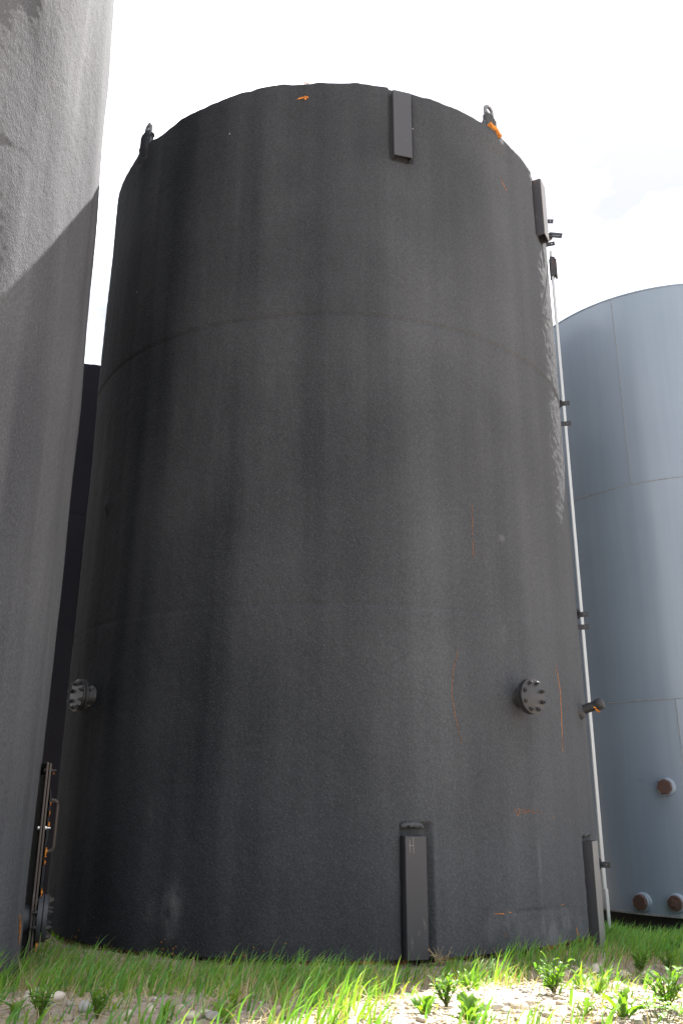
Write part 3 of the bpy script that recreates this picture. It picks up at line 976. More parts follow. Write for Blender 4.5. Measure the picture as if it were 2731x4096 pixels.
star(-5.0, 7.072, 0.042, 4, tank)
star(-4.9, 7.235, 0.020, 6, tank)
star(60.5, 7.05, 0.012, 9, tank)
star(17.75, 7.10, 0.016, 12, tank)
# row of gouges like worn lettering: thin slanting slivers
def sx(px): return 35.38 + (px - 2061) / 152.0 * 10.6
def sz(py): return 0.949 - (py - 3236) * 0.00185
for k, (x0, y0, x1, y1, w_) in enumerate(((305, 270, 385, 488, 46), (395, 262, 435, 432, 12), (455, 285, 462, 320, 5), (512, 290, 545, 400, 8), (490, 370, 508, 420, 10), (580, 340, 584, 420, 18), (603, 275, 615, 345, 6),
                                          (648, 370, 655, 425, 9), (664, 290, 700, 405, 11), (725, 310, 712, 370, 5), (770, 330, 805, 400, 9), (820, 285, 830, 310, 5), (845, 365, 852, 415, 9), (880, 365, 895, 410, 5),
                                          (970, 290, 980, 335, 6), (1000, 300, 1030, 335, 18), (985, 345, 992, 395, 16), (1050, 370, 1066, 440, 24), (405, 475, 430, 488, 16), (1500, 552, 1545, 548, 18))):
    a = (sx(2020 + x0 / 7.84), sz(3200 + y0 / 7.84)); b_ = (sx(2020 + x1 / 7.84), sz(3200 + y1 / 7.84))
    if abs(b_[1] - a[1]) < 0.003: b_ = (b_[0], a[1])
    crack([a, b_], w_ / 7.84 * 0.0034, 100 + k, tank, 'gouge', step=0.006)

# a narrow plate edge with a bolt on the tank's shaded side
m_ = at(-107.5, 0, RAD)
mb = MB(); mb.box(-.20, .20, -.030, -.018, .18, 1.02)
pl = link('cover_plate', mb.mesh('cover_plate'), M['under'], tank, m_, bevel=.003)
link('bolt', BOLT, None, pl, Matrix.Translation((-0.17, -.03, .93)))
bb = BOLT.copy(); bb.materials.clear(); bb.materials.append(M['bright'])
link('bolt', bb, None, pl, Matrix.Translation((0.0, -.03, .93)))

# --- the tank that leans into the picture at the side
ltank = empty('storage_tank', (LEFT[0], LEFT[1], 0), 'nearest weathered grey-black foam-coated tank with sun on its upper wall', 'tank')
zs = np.arange(0.0, 9.0, 0.0145)
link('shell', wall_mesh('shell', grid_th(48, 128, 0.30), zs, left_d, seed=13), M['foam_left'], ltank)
link('roof', roof_mesh(8.95), M['foam_back'], ltank)
nozzle(ltank, 107.2, 0.285, 0.078, 0.142, label='large dark flange low on the wall', pitch=22.5, tf=0.027, rusty=3, pipe=0.077, mat='flange_grey')
# clean-out: bolted frame and cover with a handle
m_ = at(113.5, 0, RAD)
mb = MB()
mb.box(-0.30, 0.30, -0.012, 0.10, 0.06, 1.16)
link('cleanout_neck', mb.mesh('cleanout_neck'), M['under'], ltank, m_)
mb = MB()
mb.box(-0.37, 0.37, -0.026, -0.0125, 0.0, 1.24)
fr = link('cleanout_frame', mb.mesh('cleanout_frame'), M['rusty'], ltank, m_, bevel=.002)
mb = MB()
mb.box(-0.37, 0.37, -0.044, -0.031, 0.0, 1.235)
cv = link('cleanout_cover', mb.mesh('cleanout_cover'), M['rusty'], ltank, m_, bevel=.002)
# foam on the cover, chipped along its edge
vs, fs = [], []
nz_, nx_ = 60, 8
for j in range(nz_ + 1):
    z = 0.02 + 1.16 * j / nz_
    o_ = 0.044 + 0.030 * min(1, (nz_ - j) / 8) * min(1, (j + 6) / 20) + 0.006 * float(vnoise(np.array(z * 9), np.array(0.), 33))
    for i in range(nx_ + 1):
        x = -0.34 + 0.68 * i / nx_
        e = min(1, 1.0 * (nx_ - abs(2 * i - nx_)) / 2 + .35)
        vs.append((x, -(0.0445 + (o_ - 0.044) * e), z))
for j in range(nz_):
    for i in range(nx_):
        k = j * (nx_ + 1) + i
        fs.append((k, k + 1, k + nx_ + 2, k + nx_ + 1))
me = MB().add(vs, fs).mesh('foam_skin', True)
attr_vec(me, 'wall', [(v[0], v[2], 0) for v in vs])
link('foam_skin', me, M['foam'], cv)
def chips(zlist, parent):
    rnd = random.Random(5)
    for (z, h, w_) in [(q[0], q[1] * .6, q[2] * .35) for q in zlist]:   # one ragged sliver each
        n = max(4, int(h / 0.010))
        vs, fs = [], []
        for k in range(n + 1):
            f = k / n
            zz = z - h / 2 + h * f
            s_ = w_ * rnd.uniform(.45, 1.3) * (math.sin(math.pi * min(max(f, .08), .92)) ** .6)
            y = -0.066 - rnd.uniform(0, .008)
            vs += [(-.347, -.062, zz), (-.335 + rnd.uniform(0, .05), y - s_, zz + rnd.uniform(-.003, .003)), (-.22, y - s_ * .3, zz)]
        for k in range(n):
            for q in range(2):
                i = k * 3 + q
                fs.append((i, i + 1, i + 4, i + 3))
        link('torn_foam', MB().add(vs, fs).mesh('torn_foam'), M['orange'], parent)
chips([(1.17, .02, .012), (0.98, .03, .014), (0.92, .06, .010), (0.85, .05, .01), (0.68, .10, .014), (0.62, .04, .012), (0.44, .08, .022), (0.36, .10, .016), (0.28, .10, .012), (0.14, .12, .02)], cv)
hp = [(-0.02, -0.05, 1.0), (-0.02, -0.115, 1.0)] + [(-0.02, -0.115 - .03 * math.sin(a), 0.97 + .03 * math.cos(a)) for a in (0.4, 0.8, 1.2, 1.57)] + [(-0.02, -0.145, 0.70)] + [(-0.02, -0.115 - .03 * math.cos(a), 0.70 - .03 * math.sin(a)) for a in (0.4, 0.8, 1.2, 1.57)] + [(-0.02, -0.05, 0.67)]
link('handle', MB().tube(hp, 0.0115, 10).mesh('handle', True), M['rusty'], cv)
for (z, mt) in ((1.19, M['bolt']), (0.83, M['bright'])):
    me = hex_mesh(0.011, 0.012, 0.022); me.materials.append(mt)
    link('bolt', me, None, cv, Matrix.Translation((-0.345, -0.044, z)))
    me2 = hex_mesh(0.011, 0.012, 0.0); me2.materials.append(mt)
    link('bolt', me2, None, cv, Matrix.Translation((-0.345, -0.0115, z)) @ Matrix.Rotation(math.pi, 4, 'Z'))
# chipped coating near the foot
rnd = random.Random(3)
for (t0, z0, hh, ww) in ((98.6, 0.30, .10, .010), (99.3, 0.25, .13, .014), (98.0, .33, .06, .006), (99.9, .22, .10, .008)):
    L_, R_ = [], []
    for k in range(9):
        f = k / 8
        th = t0 + rnd.uniform(-.12, .12); z = z0 + hh * (f - .5)
        r_ = RAD + float(left_d(np.array([th]), np.array([z]))[0]) + .003
        c_ = Vector((r_ * math.sin(R(th)), -r_ * math.cos(R(th)), z)); t3 = Vector((math.cos(R(th)), math.sin(R(th)), 0))
        s_ = ww * rnd.uniform(.4, 1.3) * (math.sin(math.pi * min(max(f, .05), .95)) ** .5)
        L_.append(c_ - t3 * s_); R_.append(c_ + t3 * s_)
    link('torn_foam', MB().add(L_ + R_, [(k, k + 1, 10 + k, 9 + k) for k in range(8)]).mesh('torn_foam'), M['orange'], ltank)

# --- the dark tank seen in the gap
btank = empty('storage_tank', (BACK[0], BACK[1], 0), 'black foam-coated tank mostly hidden in the gap between two nearer tanks', 'tank')
def back_d(th, z):
    return undulate(th, z, 43, .5) + groove(z, 4.83, 0.02, 0.012) + groove(z, 2.20, .02, .012)
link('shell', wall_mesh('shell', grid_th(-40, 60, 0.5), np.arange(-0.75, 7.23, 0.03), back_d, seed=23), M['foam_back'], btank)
link('roof', roof_mesh(7.19), M['foam_back'], btank)

# --- the blue-grey steel tank
blue = empty('storage_tank', (BLUE[0], BLUE[1], 0), 'bare blue-grey welded steel tank with rusted pipe plugs', 'tank')
def plate(th0, th1, z0, z1, seed, r=BLUE_R):
    ths = np.linspace(th0, th1, max(6, int((th1 - th0) / 1.5)))
    zz = np.linspace(z0, z1, 14)
    T, Z = np.meshgrid(ths, zz)
    rr = r + 0.0025 * vnoise(T / 14.0 + 40, Z / 0.9 + seed, seed) 
    V = np.stack([rr * np.sin(np.radians(T)), -rr * np.cos(np.radians(T)), Z], -1)
    nr, nc = T.shape
    i = (np.arange(nr - 1)[:, None] * nc + np.arange(nc - 1)[None, :])
    F = np.stack([i, i + 1, i + nc + 1, i + nc], -1).reshape(-1, 4)
    me = np_mesh('shell_plate', V.reshape(-1, 3), F)
    attr_vec(me, 'wall', np.stack([np.radians(T) * r, Z, 0 * Z], -1).reshape(-1, 3))
    return link('shell_plate', me, M['blue'], blue)
for (z0, z1, t0, sd) in ((-0.09, 2.027, -29.6, 1), (2.033, 4.487, -78.0, 2), (4.493, 6.965, -36.4, 3)):
    for k in range(3):
        plate(t0 + 120 * k, t0 + 120 * k + 119.85, z0, z1, sd * 1)
def ring(z, r=0.006, ro=BLUE_R):
    pts, n = [], 150
    vs, fs = [], []
    for k in range(n):
        a = 2 * math.pi * k / n
        w = 1 + 0.25 * math.sin(k * 2.3) * math.sin(k * 0.7)
        for q in range(6):
            b_ = 2 * math.pi * q / 6
            rr = ro + r * w * math.cos(b_)
            vs.append((rr * math.cos(a), rr * math.sin(a), z + r * w * math.sin(b_)))
    for k in range(n):
        for q in range(6):
            fs.append((k * 6 + q, ((k + 1) % n) * 6 + q, ((k + 1) % n) * 6 + (q + 1) % 6, k * 6 + (q + 1) % 6))
    return MB().add(vs, fs).mesh('weld_bead', True)
for z in (2.03, 4.49): link('weld_bead', ring(z), M['weld'], blue)
for (t0, z0, z1) in ((-36.45, 4.49, 6.96), (-29.65, -0.09, 2.03), (41.9, 2.03, 4.49)):
    pts = [((BLUE_R) * math.sin(R(t0)) + .002 * math.sin(k * 1.9), -(BLUE_R) * math.cos(R(t0)), z0 + (z1 - z0) * k / 40) for k in range(41)]
    link('weld_bead', MB().tube(pts, 0.0042, 6).mesh('weld_bead', True), M['weld'], blue)
mb = MB(); n_ = 96
vs = [(r_ * math.cos(2 * math.pi * k / n_), r_ * math.sin(2 * math.pi * k / n_), z_) for (r_, z_) in ((BLUE_R - .02, -.082), (BLUE_R + .018, -.082), (BLUE_R + .018, -.104), (BLUE_R - .02, -.104)) for k in range(n_)]
mb.add(vs, [(j * n_ + k, j * n_ + (k + 1) % n_, ((j + 1) % 4) * n_ + (k + 1) % n_, ((j + 1) % 4) * n_ + k) for j in range(4) for k in range(n_)])
link('floor_lip', mb.mesh('floor_lip', True), M['weld'], blue)
mb = MB(); vs = [(r_ * math.cos(2 * math.pi * k / n_), r_ * math.sin(2 * math.pi * k / n_), z_) for (r_, z_) in ((BLUE_R - .12, -.5), (BLUE_R - .12, -.09)) for k in range(n_)]
mb.add(vs, [(k, (k + 1) % n_, n_ + (k + 1) % n_, n_ + k) for k in range(n_)])
link('base_pad', mb.mesh('base_pad', True), M['under'], blue)
link('roof', roof_mesh(6.93, BLUE_R - .01, .2), M['blue'], blue)
# rim bar
mb = MB(); vs = [(r_ * math.cos(2 * math.pi * k / n_), r_ * math.sin(2 * math.pi * k / n_), z_) for (r_, z_) in ((BLUE_R - .03, 6.962), (BLUE_R + .006, 6.962), (BLUE_R + .006, 6.978), (BLUE_R - .03, 6.978)) for k in range(n_)]
mb.add(vs, [(j * n_ + k, j * n_ + (k + 1) % n_, ((j + 1) % 4) * n_ + (k + 1) % n_, ((j + 1) % 4) * n_ + k) for j in range(4) for k in range(n_)])
link('rim_bar', mb.mesh('rim_bar', True), M['blue'], blue)
def coupling(th, z, square=False):
    m = at(th, z, BLUE_R)
    mb = MB()
    mb.lathe([(0.094, 0.03), (0.092, -0.01), (0.084, -0.018), (0.084, -0.062), (0.079, -0.066)], 36)
    me = mb.mesh('pipe_coupling', True)
    attr_vec(me, 'wall', [(v[0], v[2], v[1]) for v in mb.v])
    cp = link('pipe_coupling', me, M['blue'], blue, m)
    mb = MB()
    if square:
        mb.lathe([(0.072, -0.05), (0.074, -0.078), (0.068, -0.084)], 32)
        mb.box(-.030, .030, -.112, -.0845, -.030, .030)
    else:
        mb.lathe([(0.080, -0.05), (0.081, -0.082), (0.076, -0.098), (0.070, -0.101)], 8 if th < -40 else 7)
    link('plug', mb.mesh('plug', False), M['plug'], cp, Matrix.Rotation(0.25, 4, 'Y'), bevel=.004)
coupling(-35.6, 1.14)
coupling(-47.1, 0.02)
coupling(-36.3, 0.035, True)

# ------------------------------------------------------------------ stones and gravel
def ico(sub):
    bm = bmesh.new()
    bmesh.ops.create_icosphere(bm, subdivisions=sub, radius=1.0)
    V = np.array([v.co[:] for v in bm.verts]); F = np.array([[v.index for v in f.verts] for f in bm.faces])
    bm.free()
    return V, F
def rot_mats(n, rng):
    q = rng.normal(size=(n, 4)); q /= np.linalg.norm(q, axis=1)[:, None]
    w, x, y, z = q.T
    return np.stack([1 - 2 * (y * y + z * z), 2 * (x * y - z * w), 2 * (x * z + y * w), 2 * (x * y + z * w), 1 - 2 * (x * x + z * z), 2 * (y * z - x * w), 2 * (x * z - y * w), 2 * (y * z + x * w), 1 - 2 * (x * x + y * y)], 1).reshape(-1, 3, 3)

STONE_TINTS = np.array([(0.46, 0.40, 0.33), (0.42, 0.355, 0.28), (0.50, 0.46, 0.40), (0.34, 0.33, 0.32), (0.40, 0.33, 0.26), (0.25, 0.24, 0.24), (0.54, 0.51, 0.46), (0.38, 0.29, 0.22)])
def stone_shapes(k, sub, rng):
    V, F = ico(sub)
    out = []
    for i in range(k):
        d = np.ones(len(V))
        for _ in range(5):
            ax = rng.normal(size=3); ax /= np.linalg.norm(ax)
            d += rng.uniform(-.13, .13) * np.cos(rng.uniform(1.0, 2.6) * (V @ ax) + rng.uniform(0, 6))
        P = V * d[:, None] * np.array([rng.uniform(.85, 1.25), rng.uniform(.7, 1.0), rng.uniform(.5, .75)])
        for _ in range(4):                                 # flattened facets
            ax = rng.normal(size=3); ax /= np.linalg.norm(ax)
            t = P @ ax; lim = rng.uniform(.55, .8)
            P = P - np.outer(np.clip(t - lim, 0, None), ax) * .85
        out.append(P)
    return out, F

def in_tank(x, y, pad=0.0):
    return (np.hypot(x - MAIN[0], y - MAIN[1]) < RAD - .05 + pad) | (np.hypot(x - LEFT[0], y - LEFT[1]) < RAD - .05 + pad) | (np.hypot(x - BLUE[0], y - BLUE[1]) < BLUE_R - .15 + pad)

def in_view(x, y, pad=.35):
    return (np.abs(x) < y * 0.345 + pad)

def grass_density(x, y):
    """0..1 cover of tall grass over the ground"""
    x, y = level(x, y)
    n = fbm(x * 1.3 + 20, y * 1.3, 15, 3)
    front = MAIN[1] - np.sqrt(np.clip(RAD ** 2 - (x - MAIN[0]) ** 2, 0, None))
    front = np.where(np.abs(x - MAIN[0]) > RAD, 8.7, front)
    left_edge = 5.22 + 0.14 * n                             # bare stony strip along the near edge on the shaded side
    mid = sstep(-0.75, -0.45, x + .12 * n) * (1 - sstep(0.05, 0.42, x + .15 * n + (y - 5.2) * .10))
    lim = np.where(x < -0.5, left_edge, 5.55 + .12 * n + 0.26 * sstep(0.6, 2.1, x))
    d = sstep(lim - .15, lim + .25, y)
    d = np.maximum(d, mid * sstep(3.9, 4.4, y))
    # tongue of thin grass in front, on the gravel
    thin = 0.70 * sstep(0.45, 0.75, x) * (1 - sstep(1.15, 1.5, x)) * (1 - sstep(4.62, 4.85, y + .1 * n))
    d = np.maximum(d, thin)
    d = np.maximum(d, .10 + .10 * n)
    d = np.maximum(d, (.34 + .3 * n) * (1 - sstep(-.6, -.3, x)))
    bare = sstep(1.2, 1.6, x) * (1 - sstep(2.6, 3.2, x)) * sstep(5.5, 5.75, y) * (1 - sstep(5.95, 6.25, y))
    d = d * (1 - 0.72 * bare)
    return np.clip(d, 0, 1)

def scatter_stones(n, seed, rmin, rmax, power, region, sub):
    rng = np.random.default_rng(seed)
    x0, x1, y0, y1 = region
    x = rng.uniform(x0, x1, n * 3); y = rng.uniform(y0, y1, n * 3)
    clump = fbm(x * 1.7, y * 1.7, 51, 2)
    keep = in_view(x, y) & ~in_tank(x, y, .05) & (rng.uniform(size=len(x)) < (1 - .72 * grass_density(x, y)) * (0.62 + .45 * clump))
    x, y = x[keep][:n], y[keep][:n]
    r = rmin + (rmax - rmin) * rng.uniform(size=len(x)) ** power
    shapes, F = stone_shapes(14, sub, rng)
    VV, FF, TT = [], [], []
    ang = rng.uniform(0, 2 * math.pi, len(x)); tilt = rng.normal(0, .35, len(x)); base = 0
    which = rng.integers(0, len(shapes), len(x))
    tint = STONE_TINTS[rng.integers(0, len(STONE_TINTS), len(x))] * rng.uniform(.62, 1.0, (len(x), 1))
    tint = tint * .65 + np.array([[0.33, 0.275, 0.215]]) * .35          # dusted with the soil they lie in
    z = gz(x, y)
    nv = len(shapes[0])
    S = np.stack(shapes)[which]                            # (n, nv, 3)
    ct, st = np.cos(tilt), np.sin(tilt)
    Y2 = S[..., 1] * ct[:, None] - S[..., 2] * st[:, None]; Z2 = S[..., 1] * st[:, None] + S[..., 2] * ct[:, None]
    ca, sa = np.cos(ang), np.sin(ang)
    X3 = S[..., 0] * ca[:, None] - Y2 * sa[:, None]; Y3 = S[..., 0] * sa[:, None] + Y2 * ca[:, None]
    P = np.stack([X3, Y3, Z2], -1) * r[:, None, None] + np.stack([x, y, z + r * .18], -1)[:, None, :]
    FF = (F[None] + (np.arange(len(x)) * nv)[:, None, None]).reshape(-1, 3)
    me = np_mesh('gravel', P.reshape(-1, 3), FF)
    attr_col(me, 'tint', np.repeat(tint, nv, 0))
    return me
g1 = link('gravel', scatter_stones(10500, 3, .004, .0155, 2.0, (-2.3, 2.9, 3.0, 7.4), 1), M['stone'])
tag(g1, 'pale gravel of small rounded stones strewn over the dry soil', 'gravel', kind='stuff')
g2 = link('gravel', scatter_stones(420, 4, .0155, .026, 1.6, (-2.3, 2.9, 3.1, 7.0), 2), M['stone'])
tag(g2, 'coarser pebbles lying among the finer gravel', 'gravel', kind='stuff')

# the larger stones one can pick out
rng = np.random.default_rng(8)
shapes, F3 = stone_shapes(6, 3, rng)
STONE_ME = []
for k, P in enumerate(shapes):
    for tcol in (STONE_TINTS[2], STONE_TINTS[0], STONE_TINTS[3]):
        me = np_mesh('stone', P, F3)
        attr_col(me, 'tint', np.repeat(tcol[None], len(P), 0))
        me.materials.append(M['stone'])
        STONE_ME.append(me)
def stone(x, y, r, k, label, group=None):
    x, y = settle(x, y); r *= .9
    o = link('stone', STONE_ME[k % len(STONE_ME)], None)
    o.location = (x, y, float(gz(x, y)) + r * .30)
    o.scale = (r, r, r)
    o.rotation_euler = (rng.uniform(-.3, .3), rng.uniform(-.3, .3), rng.uniform(0, 6))
    tag(o, label, 'stone', group)
stone(1.24, 5.60, .050, 0, 'pale rounded stone behind a small dandelion, half in the sun')
stone(1.56, 5.43, .042, 3, 'blocky pale stone in the sun in front of a ragged dandelion')
stone(1.63, 5.47, .040, 10, 'tan rounded stone touching a paler blocky one')
stone(1.74, 5.22, .038, 7, 'squarish reddish-tan stone alone on the sunlit soil')
stone(1.60, 5.98, .055, 6, 'flat pale stone at the head of the shaded gravel patch')
stone(1.72, 5.80, .050, 4, 'brown-grey stone beside the shaded bushy weed')
stone(1.85, 5.80, .050, 1, 'sandy stone under the shaded bushy weed')
stone(.98, 5.62, .050, 13, 'pale stone at the foot of the tall grass, clear of the weeds')
stone(.80, 5.62, .040, 15, 'rounded light stone between two tufts of sunlit grass')
stone(-1.62, 5.16, .060, 9, 'large flat grey stone in the shade by the nearest tank')
stone(-1.50, 5.10, .045, 0, 'tan stone next to the large flat grey one in shade')
for k, (x, y, r) in enumerate(((.70, 4.95, .033), (.76, 5.00, .036), (.82, 4.96, .030), (.86, 5.01, .040), (.92, 4.97, .042), (.78, 5.06, .032), (.90, 5.08, .034), (.68, 5.05, .03), (.98, 5.04, .036), (.84, 4.90, .028))):
    stone(x, y, r, k * 5 + 2, 'fist-sized rounded stone in the sunlit heap between two weeds', 'stones heaped between two weeds')
for k, (x, y, r) in enumerate(((1.40, 5.90, .032), (1.47, 5.94, .035), (1.52, 5.86, .030), (1.36, 5.82, .034), (1.44, 5.80, .028), (1.56, 5.90, .036), (1.66, 5.88, .034), (1.62, 5.74, .036), (1.50, 5.74, .030), (1.32, 5.92, .03))):
    stone(x, y, r, k * 7 + 1, 'grey fist-sized stone in the shaded patch below the tall grass', 'stones in the shaded patch')
for k, (x, y, r) in enumerate(((-.72, 4.75, .034), (-.66, 4.80, .028), (-.60, 4.74, .036), (-.95, 4.86, .034), (-1.05, 4.78, .03), (-1.28, 4.9, .036), (-.80, 4.9, .03))):
    stone(x, y, r, k * 5 + 1, 'rounded stone among the shaded weeds along the near edge', 'stones among the shaded weeds')

# ------------------------------------------------------------------ grass
def blades(n, seed, region, dens, hmin, hmax, wmin, wmax, lean, cols, seg=6, droop=.35):
    rng = np.random.default_rng(seed)
    x0, x1, y0, y1 = region
    x = rng.uniform(x0, x1, n); y = rng.uniform(y0, y1, n)
    # grass grows in tufts
    ct = rng.integers(0, max(1, n // 9), n)
    cx = rng.uniform(x0, x1, n // 9 + 1); cy = rng.uniform(y0, y1, n // 9 + 1)
    tuft = rng.uniform(size=n) < .75
    x = np.where(tuft, cx[ct] + rng.normal(0, .026, n), x); y = np.where(tuft, cy[ct] + rng.normal(0, .026, n), y)
    d = dens(x, y)
    keep = in_view(x, y, .5) & ~in_tank(x, y, .015) & (rng.uniform(size=n) < d)
    x, y, d = x[keep], y[keep], d[keep]
    m = len(x)
    patch = fbm(x * 1.1 + 7, y * 1.1, 81, 2)
    foot = np.hypot(x - MAIN[0], y - MAIN[1]) - RAD
    h = (hmin + (hmax - hmin) * rng.beta(2.0, 2.2, m)) * (.62 + .38 * d) * (1 + .20 * patch) * (.40 + .60 * np.maximum(sstep(0.05, 0.85, foot), .75 * sstep(.7, 1.2, x))) * (1 - .28 * (1 - sstep(3.8, 5.4, y)))
    w = rng.uniform(wmin, wmax, m)
    a = rng.normal(lean[0], lean[1], m)                     # heading of the bend, 0 = +x
    bend = np.abs(rng.normal(.42, .22, m)) + .08
    t = np.linspace(0, 1, seg + 1)
    # spine: leaves the ground near upright and bends over towards the tip
    ang = (0.18 * rng.normal(size=m) + .26)[:, None] + bend[:, None] * 1.9 * t[None] ** 1.4
    kink = (rng.uniform(size=m) < droop)[:, None] * np.clip(t[None] - .6, 0, 1) * rng.uniform(.6, 3.2, m)[:, None]
    ang = ang + kink
    ds = (h / seg)[:, None]
    rx = np.concatenate([np.zeros((m, 1)), np.cumsum(np.sin(ang[:, :-1]) * ds, 1)], 1)
    rz = np.concatenate([np.zeros((m, 1)), np.cumsum(np.cos(ang[:, :-1]) * ds, 1)], 1)
    ca, sa = np.cos(a)[:, None], np.sin(a)[:, None]
    tw = rng.uniform(0, math.pi, m)[:, None] + .9 * t[None] * rng.normal(0, 1, m)[:, None]
    wid = w[:, None] * np.clip(np.minimum(.55 + 1.6 * t, 1.02 - t) * 1.35, .03, 1)[None, :] * .5
    px = x[:, None] + rx * ca; py = y[:, None] + rx * sa; pz = gz(x, y)[:, None] + rz - .01
    ex, ey = np.cos(tw) * wid, np.sin(tw) * wid
    A = np.stack([px - ex, py - ey, pz], -1); B = np.stack([px + ex, py + ey, pz], -1)
    V = np.stack([A, B], 2).reshape(-1, 3)
    b0 = np.arange(m)[:, None] * (2 * (seg + 1)) + 2 * np.arange(seg)[None]
    F = np.stack([b0, b0 + 1, b0 + 3, b0 + 2], -1).reshape(-1, 4)
    cols = np.array(cols)
    c = cols[rng.integers(0, len(cols), m)] * rng.uniform(.78, 1.2, (m, 1))
    C = np.repeat(c[:, None, :], 2 * (seg + 1), 1)
    tipf = np.repeat(t, 2)[None, :, None]
    C = C * (1 - .0 * tipf)
    me = np_mesh('grass', V, F)
    attr_col(me, 'tint', C.reshape(-1, 3))
    return me
GREENS = [(0.120, 0.335, 0.066), (0.095, 0.300, 0.074), (0.175, 0.350, 0.052), (0.085, 0.240, 0.075), (0.135, 0.320, 0.095), (0.200, 0.365, 0.055)]
DRY = [(0.40, 0.32, 0.19), (0.34, 0.26, 0.15), (0.46, 0.39, 0.26), (0.28, 0.20, 0.12)]
o = link('grass', blades(17500, 1, (-2.6, 3.4, 3.0, 8.6), grass_density, .07, .30, .0060, .0150, (0.15, .65), GREENS), M['grass'])
tag(o, 'tall green grass leaning with the wind along the feet of the tanks', 'grass', kind='stuff')
o = link('grass', blades(9000, 2, (1.6, 3.6, 6.4, 9.4), lambda x, y: sstep(6.6, 7.0, y) * sstep(1.9, 2.3, x) * 1.0, .09, .26, .006, .011, (0.2, .8), GREENS), M['grass'])
tag(o, 'shaded grass in front of the blue-grey tank', 'grass', kind='stuff')
def dry_density(x, y): return np.clip(grass_density(x, y) * 1.1 + .12, 0, 1)
o = link('dry_grass', blades(14000, 5, (-2.5, 3.2, 3.0, 8.4), dry_density, .05, .24, .0022, .0050, (0.4, 1.6), DRY, seg=4, droop=.6), M['straw'])
tag(o, 'dry straw stalks standing and lying among the green grass', 'grass', kind='stuff')
# loose straw lying flat
def litter(n, seed, region, dens):
    rng = np.random.default_rng(seed)
    x = rng.uniform(region[0], region[1], n); y = rng.uniform(region[2], region[3], n)
    k = in_view(x, y, .4) & ~in_tank(x, y, .02) & (rng.uniform(size=n) < dens(x, y))
    x, y = x[k], y[k]; m = len(x)
    L = rng.uniform(.03, .13, m); a = rng.uniform(0, 6.28, m); w = rng.uniform(.0015, .003, m)
    t = np.array([-.5, 0, .5])
    bow = rng.normal(0, .12, m)
    z = gz(x, y)
    px = x[:, None] + L[:, None] * (t * np.cos(a)[:, None] - (t ** 2 * bow[:, None]) * np.sin(a)[:, None])
    py = y[:, None] + L[:, None] * (t * np.sin(a)[:, None] + (t ** 2 * bow[:, None]) * np.cos(a)[:, None])
    pz = z[:, None] + rng.uniform(.006, .025, m)[:, None] + L[:, None] * t * rng.normal(0, .18, m)[:, None]
    e = np.stack([-np.sin(a) * w, np.cos(a) * w, 0 * a], -1)[:, None, :]
    P = np.stack([px, py, pz], -1)
    V = np.stack([P - e, P + e], 2).reshape(-1, 3)
    b0 = np.arange(m)[:, None] * 6 + 2 * np.arange(2)[None]
    F = np.stack([b0, b0 + 1, b0 + 3, b0 + 2], -1).reshape(-1, 4)
    me = np_mesh('straw', V, F)
    c = np.array(DRY)[rng.integers(0, 4, m)] * rng.uniform(.8, 1.2, (m, 1))
    attr_col(me, 'tint', np.repeat(c, 6, 0))
    return me
o = link('straw', litter(8000, 6, (-2.3, 2.8, 3.1, 7.3), lambda x, y: .35 + .6 * grass_density(x, y)), M['straw'])
tag(o, 'loose dry straw scattered on the gravel', 'straw', kind='stuff')

# ------------------------------------------------------------------ weeds
def leaf_mesh(kind, seed):
    """a leaf along +x in its own frame, folded on the midrib, arched"""
    rnd = random.Random(seed)
    n = 9
    vs, fs = [], []
    for i in range(n + 1):
        t = i / n
        if kind == 'lobed':
            w = .115 * (math.sin(math.pi * min(1, t * .92 + .03)) ** .7) * (1 + (.38 if i % 2 else -.38) * (1 - t) ** .3) * (.55 + .75 * t)
            if t > .75: w *= (1 - (t - .75) / .25) ** .6 + .05
        elif kind == 'round':
            w = .36 * math.sqrt(max(0, 1 - (2 * max(t - .1, 0) / .9 - 1) ** 2)) if t > .1 else .03
        else:
            w = .15 * math.sin(math.pi * (t * .95 + .03)) ** .8
        z = .12 * math.sin(t * 2.0) - .16 * t * t * rnd.uniform(.4, 1.4)
        wob = rnd.uniform(-.015, .015)
        for s_ in (-1, 0, 1):
            vs.append((t, s_ * w + wob, z + abs(s_) * w * .35 + (rnd.uniform(-.02, .02) if s_ else 0)))
    for i in range(n):
        for k in range(2):
            a = i * 3 + k
            fs.append((a, a + 1, a + 4, a + 3))
    me = MB().add(vs, fs).mesh('leaf', True)
    return me
LEAF = {}
for kind, cols in (('lobed', [(0.110, 0.240, 0.035), (0.085, 0.200, 0.040), (0.145, 0.270, 0.035)]), ('narrow', [(0.085, 0.205, 0.035), (0.110, 0.235, 0.035), (0.070, 0.175, 0.038)]), ('round', [(0.10, 0.215, 0.06), (0.13, 0.25, 0.05)])):
    L_ = []
    for s_ in range(4):
        for c in cols:
            me = leaf_mesh(kind, s_)
            attr_col(me, 'tint', np.repeat(np.array(c)[None], len(me.vertices), 0))
            me.materials.append(M['leaf'])
            L_.append(me)
    LEAF[kind] = L_
def stem_tint(me, c=(0.10, 0.13, 0.04)):
    attr_col(me, 'tint', np.repeat(np.array(c)[None], len(me.vertices), 0))
    return me
wr = random.Random(77)
def put_leaf(root, kind, base, az_, el_, L, roll=0.0):
    o = link('leaf', LEAF[kind][wr.randrange(len(LEAF[kind]))], None, root)
    o.matrix_local = Matrix.Translation(base) @ Matrix.Rotation(az_, 4, 'Z') @ Matrix.Rotation(-el_, 4, 'Y') @ Matrix.Rotation(roll, 4, 'X') @ Matrix.Diagonal((L, L, L, 1))
    return o
